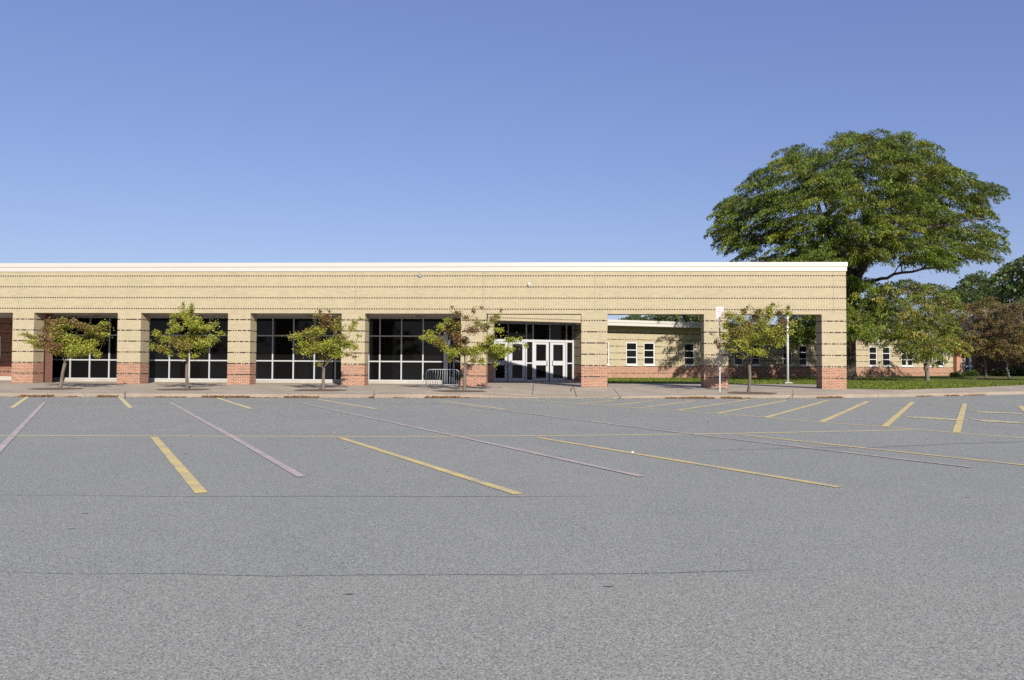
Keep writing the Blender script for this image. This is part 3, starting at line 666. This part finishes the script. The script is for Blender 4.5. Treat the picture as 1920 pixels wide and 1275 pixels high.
# red brick block with pitched grey roof at the right
BX0, BX1, BY0 = at(1794, 690, 74)[0], at(2250, 690, 78)[0], 77.0
rb = empty('brick_building', (BX0, BY0, .3), 'red brick building with shade-darkened wall and pitched grey roof at the right edge', 'building')
def rpart(mb, name, m, parent=rb): return mb.build(name, m, parent, (-BX0, -BY0, -.3) if parent is rb else (0,0,0))
xd0, xd1 = at(1794, 690, BY0)[0], at(1830, 690, BY0)[0]
rpart(MB().box(xd1, BX1, BY0, BY0+.3, -.1, 4.3).box(xd0 - .4, xd1 - .003, BY0, BY0+.3, 4.0, 4.302), 'wall', M['brick_shaded'])
rpart(MB().box(xd0 - .4, BX1 + .5, BY0 - .6, BY0 - .55, 4.1, 4.5), 'fascia', M['white_metal'])
xr0 = at(1655, 600, 84)[0]
rf = MB(); rf.add([(xr0, BY0 - .5, 4.51),(BX1+.5, BY0 - .5, 4.51),(BX1+.5, 87, 7.4),(xr0, 87, 7.4),(xr0, 98, 4.51),(BX1+.5, 98, 4.51)], [(0,1,2,3),(3,2,5,4),(0,3,4),(1,5,2)]); rfo = rpart(rf, 'roof', M['roof_grey'])
cx = at(1770, 575, 86)[0]; rpart(MB().box(cx-.42, cx+.42, 85.6, 86.5, 6.8, 8.15).box(cx-.5, cx+.5, 85.5, 86.6, 8.1501, 8.32), 'chimney', M['brick_orange'], rfo)
ax = at(1794.5, 575, 84); an = MB(); zA = ax[2]
an.tube([(ax[0],84,6.5),(ax[0],84,8.15)], .03, 6); an.tube([(ax[0]-.75,84,7.95),(ax[0]+.75,84,7.8)], .025, 5); an.tube([(ax[0]-.5,84,7.6),(ax[0]+.55,84,7.5)], .022, 5); rpart(an, 'antenna', M['steel'], rfo)
d = MB(); X = lambda px: at(px, 680, BY0)[0]; Zr = lambda py: at(1810, py, BY0)[2]
zd0, zt2 = .25, Zr(640)
for a, b in ((1794,1796.8),(1805,1808),(1817.6,1820.6)): d.box(X(a), X(b), BY0 - .05, BY0 + .1, zd0, zt2)
for a, b in ((1796.85,1804.95),(1808.05,1817.55),(1820.65,1824)):
    for y0, y1 in ((665.5,662.3),(688.5,685.3)): d.box(X(a), X(b), BY0 - .045, BY0 + .095, Zr(y0), Zr(y1))
for a, b in ((1796.85,1798.2),(1803.6,1804.95),(1808.05,1809.6),(1816,1817.55)): d.box(X(a), X(b), BY0 - .04, BY0 + .09, Zr(685.25), Zr(665.55))
do = rpart(d, 'entrance_frame', M['door_white']); rpart(MB().box(X(1794), X(1829.8), BY0 + .02, BY0 + .04, zd0, 3.99), 'pane', M['glass'], do)

# ------------------------------------------------------------------ street furniture
p = gnd(1350, 736.3, .15); pz = walk_z(p[0], p[1]); sg = empty('parking_sign', (p[0], p[1], pz), 'white sign with red lettering on a thin steel post at the kerb', 'sign')
D_ = p[1]; ztop = at(1350, 575.3, D_)[2] - pz; zbot = at(1350, 597, D_)[2] - pz
mb = MB(); mb.box(-.026,.026,.003,.01,0,ztop-.05); mb.box(-.026,-.019,.0101,.035,0,ztop-.05); mb.box(.019,.026,.0101,.035,0,ztop-.05); mb.build('post', M['steel'], sg)
hw = 7.1*D_/F_PX; zz = (zbot, ztop); n = 5; rad = .035; pts = []
for cx_, cz_, a0 in ((hw-rad, zz[1]-rad, 0), (-hw+rad, zz[1]-rad, 90), (-hw+rad, zz[0]+rad, 180), (hw-rad, zz[0]+rad, 270)):
    pts += [(cx_ + rad*math.cos(R(a0+90*k/n)), cz_ + rad*math.sin(R(a0+90*k/n))) for k in range(n+1)]
m_ = len(pts); mb = MB().add([(x,-.006,z) for x, z in pts] + [(x,0,z) for x, z in pts], [tuple(range(m_)), tuple(range(m_, 2*m_))[::-1]] + [(k, k+m_, (k+1)%m_+m_, (k+1)%m_) for k in range(m_)])
pl = mb.build('sign_plate', M['sign_white'], sg)
Hs = ztop - zbot
for txt, fz, size in (('NO', .80, .115), ('PARKING', .57, .078), ('FIRE', .36, .078), ('LANE', .17, .078)):
    cu_ = bpy.data.curves.new('lettering', 'FONT'); cu_.body = txt; cu_.size = size; cu_.align_x = 'CENTER'; cu_.align_y = 'CENTER'; cu_.extrude = .0005; cu_.offset = .0015
    tmp = bpy.data.objects.new('lettering_source', cu_); COL.objects.link(tmp); bpy.context.view_layer.update()
    me = bpy.data.meshes.new_from_object(tmp.evaluated_get(bpy.context.evaluated_depsgraph_get())); bpy.data.objects.remove(tmp)
    me.materials.clear(); o = link('lettering', me, M['sign_red'], pl, (0, -.0075, zbot + Hs*fz)); o.rotation_euler = (R(90),0,0)

p = gnd(1477, 718.3, .262); pw = empty('pole', (p[0], p[1], .255), 'slim white metal pole with base plate standing in the lawn behind the arcade', 'pole')
mb = MB(); r_ = 2.25*p[1]/F_PX; mb.tube([(0,0,.05),(0,0,4.6)], [r_, r_*.9], 14); mb.build('shaft', M['pole_white'], pw, smooth=True)
MB().box(-.2,.2,-.2,.2,0,.05).build('base_plate', M['pole_white'], pw); MB().tube([(0,0,4.601),(0,0,4.68),(0,0,4.74)], [r_*1.3, r_*1.2, .02], 12).build('cap', M['pole_white'], pw)

BD = 35.35; b0 = at(829, 724, BD); k_ = BD/F_PX
bar = empty('crowd_barricade', (b0[0], b0[1], Z_BASE), 'grey tubular steel crowd barricade standing before the fourth window bay', 'barricade')
bx = lambda px: (px - 829)*k_; zb_ = lambda py: at(829, py, BD)[2] - Z_BASE
zt3, zlow = zb_(692.8), zb_(721.5); xL, xR, rr = bx(799), bx(860.3), .15
mb = MB(); path = [(xL,0,.02),(xL,0,zt3-rr)] + [(xL + rr - rr*math.cos(R(a)), 0, zt3 - rr + rr*math.sin(R(a))) for a in (30,60,90)] + [(xR - rr + rr*math.sin(R(a)), 0, zt3 - rr + rr*math.cos(R(a))) for a in (0,30,60)] + [(xR,0,zt3-rr),(xR,0,.02)]
mb.tube(path, .021, 8); mb.tube([(xL,0,zlow),(xR,0,zlow)], .018, 8); mb.build('frame', M['steel'], bar, smooth=True)
for i, px in enumerate((803,807,811.6,816.3,820.6,825.2,829.6,834,838.4,843,847.6,852,856)):
    mb = MB(); x = bx(px); w_ = .02 if i in (4, 5) else .003
    mb.tube([(x,0,zlow),(x - w_,0,zlow*.6+zt3*.4),(x + w_,.006,zlow*.3+zt3*.7),(x,0,zt3)], .0095, 6); mb.build('bar', M['steel'], bar, smooth=True)
for x in (xL + .08, xR - .08):
    mb = MB(); mb.tube([(x,-.3,.012),(x,-.12,.10),(x,0,.12),(x,.12,.10),(x,.3,.012)], .016, 6); mb.tube([(x,0,.12),(x,0,zlow)], .016, 6); mb.build('foot', M['steel'], bar, smooth=True)
mb = MB(); xh = bx(794); mb.tube([(xL-.02,0,zb_(700.5)),(xh,-.03,zb_(701.5)),(xh - .01,-.05,zb_(706)),(xh,-.06,.05),(xh-.03,-.2,.01)], .012, 6); mb.build('hook', M['steel'], bar, smooth=True)

for px, py, s_ in ((683,744.2,.075),(1345,745.2,.11)):
    p = gnd(px, py + 1, 0); mb = MB(); rr_ = random.Random(px); n = 10
    vs = [(s_*math.cos(2*math.pi*k/n)*rr_.uniform(.6,1.2), s_*.6*math.sin(2*math.pi*k/n)*rr_.uniform(.6,1.2), s_*.15 + s_*rr_.uniform(0,.4)) for k in range(n)] + [(0,0,s_*.9),(0,0,0)]
    mb.add(vs, [(k,(k+1)%n,n) for k in range(n)] + [((k+1)%n,k,n+1) for k in range(n)])
    tag(mb.build('paper_scrap', M['paper'], None, (p[0], p[1] - .03, .004)), 'small white paper scrap at the kerb ' + ('below the third brick column' if px < 1000 else 'below the parking sign'), 'litter')
p = gnd(1186, 849); tag(MB().add([(-.018,-.012,.0),(.018,-.012,.0),(.018,.012,.007),(-.018,.012,.007),(0,0,.012)], [(0,1,4),(1,2,4),(2,3,4),(3,0,4)]).build('paper_scrap', M['paper'], None, (p[0],p[1],.008)), 'tiny white scrap lying beside a bold yellow bay line', 'litter')

# leaf litter along the kerb
Ps = []; rg = [(38,102,1.0),(128,146,.5),(184,222,1.0),(290,350,.5),(380,470,1.0),(470,520,.3),(533,598,1.0),(690,702,.7),(738,760,.4),(796,862,1.0),(862,900,.4),(1246,1340,.8),(1290,1325,1.0),(1352,1392,1.0),(1395,1410,.5),(1532,1580,.9),(1717,1748,.6),(1772,1797,.8),(1806,1846,.6),(0,1580,.09)]
for a, b, dn in rg:
    n = int((b-a)*11*dn)
    for _ in range(n):
        px = random.uniform(a, b); y = np.interp(px, [s_[0] for s_ in stn], [s_[1] for s_ in stn]); p = gnd(px, y)
        h = abs(random.gauss(0, .16)); Ps.append((p[0], p[1] - h + .01, .008 + max(0, .075 - h*.35)*random.random()*dn))
for _ in range(500):
    px, py = random.uniform(-20, 1580), random.uniform(724, 742); z = .2
    for _ in range(3): q = gnd(px, py, z); z = walk_z(q[0], q[1])
    if random.random() < .35: Ps.append((q[0], q[1], z + .012))
for _ in range(60):
    q = gnd(random.uniform(0,1920), random.uniform(752,860)); Ps.append((q[0], q[1], .006))
Ps = np.array(Ps); V = leaf_quads(Ps, .07, .045, 0, .8); V[:,:,2] = np.maximum(Ps[:,None,2] + (V[:,:,2]-Ps[:,None,2])*.35, .004)
DRY = [((.34,.15,.05),4),((.42,.24,.09),3),((.17,.08,.04),2),((.46,.32,.14),1.5)]
tag(quads_mesh('leaf_litter', V, tints(len(Ps), DRY), M['leaf_dry']), 'fallen brown and orange leaves gathered along the kerb', 'leaf litter', None, 'stuff')

# grass blades on the nearer lawn
Ps = []
lfx = lf
for _ in range(26000):
    D = 33.5 + 32*random.random()**1.6; px = random.uniform(1130, 1990); x = (px-960)/F_PX*D
    yb = float(np.interp(x, [q[0] for q in lfx], [q[1] for q in lfx]))
    if D > yb and x > 4.4: Ps.append((x, D, .27 + .0*D))
Ps = np.array(Ps); n = len(Ps); h = rng.uniform(.015,.05,n); a = rng.uniform(0, math.pi, n); w = rng.uniform(.015,.04,n)
ca, sa = np.cos(a)*w, np.sin(a)*w; lean = rng.normal(size=(n,2))*.03
b1 = Ps + np.stack([-ca,-sa,np.full(n,-.03)],1); b2 = Ps + np.stack([ca,sa,np.full(n,-.03)],1)
t1 = Ps + np.stack([ca*.3+lean[:,0], sa*.3+lean[:,1], h],1); t0 = Ps + np.stack([-ca*.3+lean[:,0], -sa*.3+lean[:,1], h],1)
tag(quads_mesh('grass', np.stack([b1,b2,t1,t0],1), tints(n, [((.10,.145,.014),5),((.14,.175,.02),4),((.20,.19,.05),1.5)]), M['blade']), 'short grass blades covering the lawn', 'grass', None, 'stuff')

# ------------------------------------------------------------------ large trees
def inpoly(x, y, poly):
    c = False; j = len(poly) - 1
    for i in range(len(poly)):
        xi, yi = poly[i]; xj, yj = poly[j]
        if (yi > y) != (yj > y) and x < (xj-xi)*(y-yi)/(yj-yi) + xi: c = not c
        j = i
    return c
def big_tree(name, label, basepx, D, polys, ncl, nleaf, pads, leaf, limbs, pal, pal2, depth, r0, bark, group, zb=.27, skip=None, shell=.5, clumps=0):
    b = at(*basepx, D); b[2] = zb; e = empty(name, tuple(b), label, 'tree', group); tr = MB(); nodes = []
    for li, (pts, ra, rb_) in enumerate(limbs):
        P = [at(px, py, D + dd) for px, py, dd in pts]
        if li == 0: P[0] = b - np.array([0,0,.1])
        Q = []
        for i in range(len(P)-1):
            for f in np.linspace(0, 1, 4, endpoint=False): Q.append(P[i] + (P[i+1]-P[i])*f + rng.normal(size=3)*.06*(0 if li == 0 and i == 0 else 1))
        Q.append(P[-1]); rad = np.linspace(ra, rb_, len(Q))
        if li == 0: rad[0] *= 1.35
        tr.tube(Q, list(rad), 10 if li == 0 else 7)
        nodes += [(q, r) for q, r in zip(Q[2:], rad[2:])]
    Ps = []; Ts = []; L = []
    for poly, share in polys:
        xs = [p[0] for p in poly]; ys = [p[1] for p in poly]; xc = (min(xs)+max(xs))/2; hwid = (max(xs)-min(xs))/2; yc = (min(ys)+max(ys))/2; hh = (max(ys)-min(ys))/2
        got = 0; tries = 0; want = int(ncl*share); acc = []; cents = []
        def draw():
            while True:
                x, y = random.uniform(min(xs), max(xs)), random.uniform(min(ys), max(ys))
                if inpoly(x, y, poly): break
            q = min(1, ((x-xc)/hwid)**2*.9 + max(0, (yc-y)/hh)**2*.5)
            return x, y, at(x, y, D + (depth*math.sqrt(1-q)+.4)*random.choice((-1,1))*random.random()**shell)
        for _ in range(int(clumps*share)):
            best = max((draw()[2] for _ in range(7)), key=lambda p: min((np.linalg.norm((p-a_)*np.array([1,1,1.9])) for a_ in cents), default=9))
            cents.append(best)
        CE = np.array(cents) if cents else None
        while got < want and tries < want*90:
            tries += 1; x, y = random.uniform(min(xs), max(xs)), random.uniform(min(ys), max(ys))
            if not inpoly(x, y, poly): continue
            if skip and skip(x, y): continue
            q = min(1, ((x-xc)/hwid)**2*.9 + max(0, (yc-y)/hh)**2*.5); dm = depth*math.sqrt(1-q)+.4
            dd = dm*random.choice((-1,1))*random.random()**shell
            c = at(x, y, D + dd)
            if CE is not None and np.min(np.linalg.norm((CE-c)*np.array([1,1,1.75]), axis=1)) > 1.55: continue
            if any(abs(c[2]-a_[2]) < .28 and np.linalg.norm(c-a_) < pads*.75 for a_ in acc): continue
            acc.append(c); got += 1
        for c in acc:
            rp = pads*random.uniform(.65, 1.3); n = int(nleaf*(rp/pads)**1.6)
            ax0 = at(xc, 600, D); od = c[:2] - ax0[:2] + rng.normal(size=2)*2.2; od /= np.linalg.norm(od) + 1e-6; ld_ = np.array([-od[1], od[0]])
            tt = rng.random(n)**.8; wd = rp*(.55*(1-tt)**.6 + .10); lt_ = rng.normal(size=n)*wd*.6; Ls = rp*1.9
            hz = rp*(.55*tt - 1.05*tt**2) - .5*lt_**2/rp - rng.random(n)**2*.30*rp
            P = c + np.concatenate([(od[None,:]*((tt-.45)*Ls)[:,None] + ld_[None,:]*lt_[:,None]), hz[:,None] + .15*rp], 1) + rng.normal(size=(n,3))*.035
            Ps.append(P); m = pal if random.random() < .6 else pal2; Ts.append(tints(n, m)*random.uniform(.7,1.4))
            L.append(np.repeat(np.array([[od[0], od[1], -.75]]), n, 0))
            if nodes:
                j = min(range(len(nodes)), key=lambda j: np.linalg.norm(nodes[j][0]-c) + (1.2 if nodes[j][0][2] > c[2] else 0))
                q, r = nodes[j]; ra = min(r*.5, .07); path = bez(q, c + [0,0,.1*rp], .25, 5); tr.tube(path, list(np.linspace(ra, .012, 5)), 5)
                if random.random() < .5: nodes += [(np.array(path[2]), ra*.8), (np.array(path[3]), ra*.6)]
                for _ in range(2): tr.tube(bez(c + [0,0,.1*rp], c + np.array([random.uniform(-1,1)*rp*.8, random.uniform(-1,1)*rp*.8, -.1*rp]), .1, 4), [.014,.01,.008,.005], 4)
    tr.build('trunk', M[bark], e, tuple(-b), smooth=True)
    P = np.concatenate(Ps)
    o = quads_mesh('crown', leaf_quads(P, leaf[0], leaf[1], .35, .5, np.concatenate(L)), np.concatenate(Ts), M['leaf'], e); o.location = tuple(-b)
    return e
LG = [((.058,.092,.012),5),((.085,.122,.014),4),((.13,.158,.018),2)]
LG2 = [((.12,.145,.016),4),((.17,.165,.018),2),((.07,.105,.013),3)]
big = [(1325,438),(1345,425),(1331,395),(1346,372),(1375,366),(1390,336),(1420,316),(1448,312),(1450,286),(1480,276),(1520,281),(1560,264),(1576,249),(1620,244),(1680,246),(1720,256),(1746,276),(1775,290),(1775,306),(1820,326),(1816,341),(1868,350),(1877,360),(1860,392),(1880,404),(1832,402),(1860,415),(1884,426),(1888,446),(1878,468),(1850,498),(1815,486),(1790,500),(1762,522),(1740,496),(1700,500),(1640,497),(1600,505),(1540,520),(1440,520),(1378,512),(1380,492),(1362,470),(1345,452)]
big = [(1604 + (x-1604)*.945, 253 + (y-252)*.975) for x, y in big]
hole = [(1545,388,7),(1612,398,6),(1642,462,5),(1478,402,4),(1782,392,6),(1500,455,3),(1820,455,3),(1660,505,8)]
def skip_big(x, y): return any(abs(x-a)**2*.6 + abs(y-b)**2*1.5 < (r+9)**2 for a, b, r in hole)
limbs = [([(1592,714,0),(1592,640,0),(1594,570,0),(1600,527,0)], .46, .38),
 ([(1600,530,0),(1575,480,-1),(1546,428,-2),(1532,381,-2.5),(1500,330,-3)], .27, .06),([(1600,530,0),(1612,490,.5),(1625,420,1),(1610,330,1),(1625,270,1)], .30, .06),
 ([(1602,532,0),(1625,488,-1),(1645,446,-2),(1690,380,-3),(1730,320,-3)], .25, .05),([(1604,536,0),(1634,529,-.5),(1671,515,-1.5),(1752,503,-2),(1830,480,-2)], .15, .04),
 ([(1598,535,0),(1560,480,2),(1490,440,4),(1420,410,4)], .2, .05),([(1600,520,0),(1570,440,4),(1540,360,6),(1530,310,6)], .2, .05),([(1605,525,0),(1660,440,3),(1730,400,5),(1800,380,4)], .2, .05),
 ([(1590,520,0),(1520,470,-3),(1440,450,-4),(1370,440,-3)], .18, .05),([(1606,500,0),(1680,440,-4),(1770,420,-5),(1850,410,-3)], .18, .04),([(1594,560,0),(1560,560,-1.5),(1520,590,-3),(1505,610,-3.5)], .1, .03),([(1595,560,0),(1625,540,-2),(1650,560,-3)], .1, .03)]
low = [(1478,592),(1540,560),(1590,520),(1640,520),(1655,560),(1645,600),(1625,630),(1600,640),(1570,640),(1538,640),(1520,652),(1492,645),(1484,625)]
big_tree('locust_tree', 'huge spreading green tree rising behind the right end of the arcade', (1592,713.6), 53.5, [(big,.88),(low,.12)], 980, 235, 1.0, (.21,.062), limbs, LG, LG2, 6.5, .46, 'bark_dark', None, skip=skip_big, clumps=125)
loc2 = [(1612,562),(1640,546),(1665,533),(1700,526),(1740,529),(1770,541),(1786,560),(1782,600),(1802,640),(1790,660),(1760,660),(1742,680),(1705,672),(1680,652),(1645,636),(1618,622),(1622,600)]
l2 = [([(1739,715,0),(1738,690,0),(1741,665,0),(1740,640,0)], .14, .10),([(1739,690,0),(1733,668,0),(1720,640,-.5),(1690,600,-1)], .07, .03),([(1740,640,0),(1745,600,.5),(1735,560,.5)], .07, .03),([(1740,640,0),(1765,610,0),(1775,575,0)], .06, .02),([(1740,645,0),(1700,640,1),(1650,630,1)], .05, .02)]
big_tree('locust_tree', 'rounded yellow-green tree with forked trunk on the lawn right of the arcade', (1739,715), 52.0, [(loc2,1)], 230, 150, .8, (.17,.06), l2, [((.12,.16,.025),4),((.17,.19,.025),3),((.09,.13,.022),3)], [((.24,.22,.03),3),((.20,.15,.035),2),((.14,.17,.025),2)], 2.8, .14, 'bark_pale', None, zb=.29)
rc1 = [(1772,640),(1780,600),(1800,575),(1830,562),(1860,560),(1880,580),(1888,610),(1885,650),(1868,672),(1840,668),(1810,662),(1790,655)]
rc2 = [(1860,600),(1880,575),(1905,565),(1940,575),(1965,600),(1970,640),(1950,670),(1905,680),(1875,668),(1862,640)]
RB = [((.085,.042,.025),3),((.10,.055,.028),2),((.075,.085,.022),5),((.15,.055,.03),2)]
RB2 = [((.17,.15,.04),2),((.12,.11,.03),3),((.14,.06,.03),2)]
big_tree('red_tree', 'reddish brown leafed tree with straight pale trunk before the white-framed door', (1849,710.5), 58.0, [(rc1,1)], 190, 100, .62, (.13,.07), [([(1849,711,0),(1847,680,0),(1846,650,0),(1845,620,0)], .085, .06),([(1846,650,0),(1830,610,-.5)], .05, .02),([(1846,640,0),(1865,600,.5)], .05, .02)], RB, RB2, 2.2, .1, 'bark_pale', 'reddish trees on the lawn at the right', zb=.36)
big_tree('red_tree', 'reddish brown leafed tree with crooked pale trunk nearest the right edge', (1892,712), 57.0, [(rc2,1)], 180, 100, .62, (.13,.07), [([(1892,712,0),(1889,690,0),(1887,672,0),(1892,640,0)], .085, .06),([(1889,660,0),(1910,610,-.5)], .05, .02),([(1889,660,0),(1880,610,.5)], .05, .02)], RB, RB2, 2.2, .1, 'bark_pale', 'reddish trees on the lawn at the right', zb=.36)
DK = [((.035,.060,.016),4),((.05,.08,.018),3),((.065,.085,.02),2)]; DK2 = [((.06,.09,.02),3),((.085,.085,.025),1)]
def far_tree(label, base, D, poly, n, g='dark trees beyond the school', skip=None):
    cx_ = sum(p[0] for p in poly)/len(poly); cy_ = sum(p[1] for p in poly)/len(poly)
    big_tree('far_tree', label, base, D, [(poly,1)], n, 90, 1.5, (.34,.2), [([(base[0],base[1],0),(base[0],(base[1]+cy_)/2,0),(cx_,cy_,0)], .35, .15),([(base[0],(base[1]+cy_)/2,0),(cx_-25,cy_-10,1)], .2, .05),([(base[0],(base[1]+cy_)/2,0),(cx_+25,cy_-10,-1)], .2, .05)], DK, DK2, 5.0, .3, 'bark_dark', g, zb=.5, shell=.8, skip=skip)
far_tree('dark green tree crown cut by the right edge, tallest of the far trees', (2010,706), 67, [(1882,545),(1884,520),(1895,500),(1910,488),(1930,474),(1990,455),(2070,440),(2140,470),(2170,530),(2160,610),(2070,640),(1985,630),(1930,590),(1895,565)], 280, skip=lambda x, y: ((x-1990)/55)**2 + ((y-572)/52)**2 < 1)  # set nearer and widened off-frame to shade the brick wall; gap lights the door
far_tree('rounded dark green tree crown beyond the gray roof', (1822,690), 100, [(1775,560),(1785,540),(1805,528),(1830,512),(1852,512),(1868,530),(1872,570),(1860,605),(1800,605),(1778,590)], 150)
far_tree('dark tree top just above the wing fascia, left of the parking sign', (1265,690), 104, [(1212,602),(1215,589),(1225,580),(1260,570),(1310,566),(1330,580),(1335,615),(1300,640),(1225,640)], 120)
far_tree('small treetop peeping above the wing fascia beside the sixth column', (1182,690), 108, [(1158,604),(1165,597),(1180,592),(1200,595),(1212,600),(1210,630),(1165,630)], 45)

# shrubs before the white-framed door
G4 = 'low shrubs along the brick building'
for i, (px, py, D, rx, ry, lab) in enumerate([(1795,703,66,15,6,'low dark shrub at the foot of the white-framed door'),(1822,702,68,14,9,'dark shrub between the white-framed door and the straight pale trunk'),(1872,700,69,14,10,'dark shrub between the two reddish trees'),(1905,698,70,18,13,'tall dark shrub behind the crooked pale trunk'),(1822,712,56,9,3,'small bright green ground plant at the edge of the mulch')]):
    c = at(px, py, D); m = D/F_PX; n = int(rx*ry*6); q = unit(rng.normal(size=(n,3)))*rng.random((n,1))**.4; P = c + q*np.array([rx*m, rx*m*.8, ry*m]); P[:,2] = np.maximum(P[:,2], .32)
    pal = DK if i < 4 else [((.10,.17,.03),3),((.14,.2,.03),2)]
    e = empty('shrub', (c[0], c[1], .3), lab, 'shrub', G4); V = leaf_quads(P, .16, .10, .0, .3)
    o = quads_mesh('foliage', V, tints(n, pal), M['leaf'], e); o.location = tuple(-np.array([c[0],c[1],.3]))
    st = MB()
    for _ in range(5): st.tube([(0,0,0),(random.uniform(-.3,.3)*rx*m, random.uniform(-.3,.3)*rx*m, ry*m)], [.03,.01], 5)
    st.build('stem', M['bark_dark'], e)
p = at(1866, 712, 57); mb = MB(); n = 40
vs = [(p[0] + 2.3*math.cos(2*math.pi*k/n)*random.uniform(.85,1.1), p[1] + 1.6*math.sin(2*math.pi*k/n)*random.uniform(.85,1.1), .40) for k in range(n)] + [(p[0],p[1],.46)]
tag(mb.add(vs, [(k,(k+1)%n,n) for k in range(n)]).build('mulch_bed', M['mulch']), 'mulch bed beneath the reddish trees on the lawn', 'mulch', None, 'structure')

# ------------------------------------------------------------------ light, sky, camera
AZ, EL = R(18.5), R(26.3)
sv_ = np.array([math.sin(AZ)*math.cos(EL), -math.cos(AZ)*math.cos(EL), math.sin(EL)])
ld = bpy.data.lights.new('sun', 'SUN'); ld.energy = 4.3; ld.angle = R(.53); ld.color = (1, .93, .82)
lo = bpy.data.objects.new('sun', ld); COL.objects.link(lo); lo.location = (20,-40,40)
from mathutils import Vector, Matrix
lo.rotation_euler = Vector(tuple(-sv_)).to_track_quat('-Z', 'Y').to_euler()
w = bpy.data.worlds.new('World'); S.world = w; w.use_nodes = True; nt = w.node_tree
sk = nt.nodes.new('ShaderNodeTexSky'); sk.sky_type = 'NISHITA'; sk.sun_disc = False; sk.sun_elevation = EL; sk.sun_rotation = math.pi - AZ
sk.air_density = 1.0; sk.dust_density = .6; sk.ozone_density = 2.2; sk.altitude = 100
sep = nt.nodes.new('ShaderNodeSeparateColor'); cmb = nt.nodes.new('ShaderNodeCombineColor'); nt.links.new(sk.outputs[0], sep.inputs[0])
for k, (g, m_) in enumerate(((.70,.64),(.70,.665),(.55,1.22))):       # soften the sky's fall-off towards the horizon
    p_ = nt.nodes.new('ShaderNodeMath'); p_.operation = 'POWER'; nt.links.new(sep.outputs[k], p_.inputs[0]); p_.inputs[1].default_value = g
    q_ = nt.nodes.new('ShaderNodeMath'); q_.operation = 'MULTIPLY'; nt.links.new(p_.outputs[0], q_.inputs[0]); q_.inputs[1].default_value = m_; nt.links.new(q_.outputs[0], cmb.inputs[k])
bg = nt.nodes['Background']; bg.inputs['Strength'].default_value = .126
nt.links.new(cmb.outputs[0], bg.inputs['Color'])
cd = bpy.data.cameras.new('camera'); cam = bpy.data.objects.new('camera', cd); COL.objects.link(cam)
cd.sensor_width = 36; cd.lens = F_PX/1920*36; cd.clip_end = 6000; cd.clip_start = .05
mw = Matrix(((Rv[0],Uv[0],-Fv[0],0),(Rv[1],Uv[1],-Fv[1],0),(Rv[2],Uv[2],-Fv[2],EYE),(0,0,0,1))); cam.matrix_world = mw
S.camera = cam
S.view_settings.view_transform = 'Standard'; S.view_settings.look = 'None'; S.view_settings.exposure = .8; S.view_settings.gamma = 1
S.render.engine = 'CYCLES'; S.cycles.max_bounces = 6; S.cycles.use_denoising = False
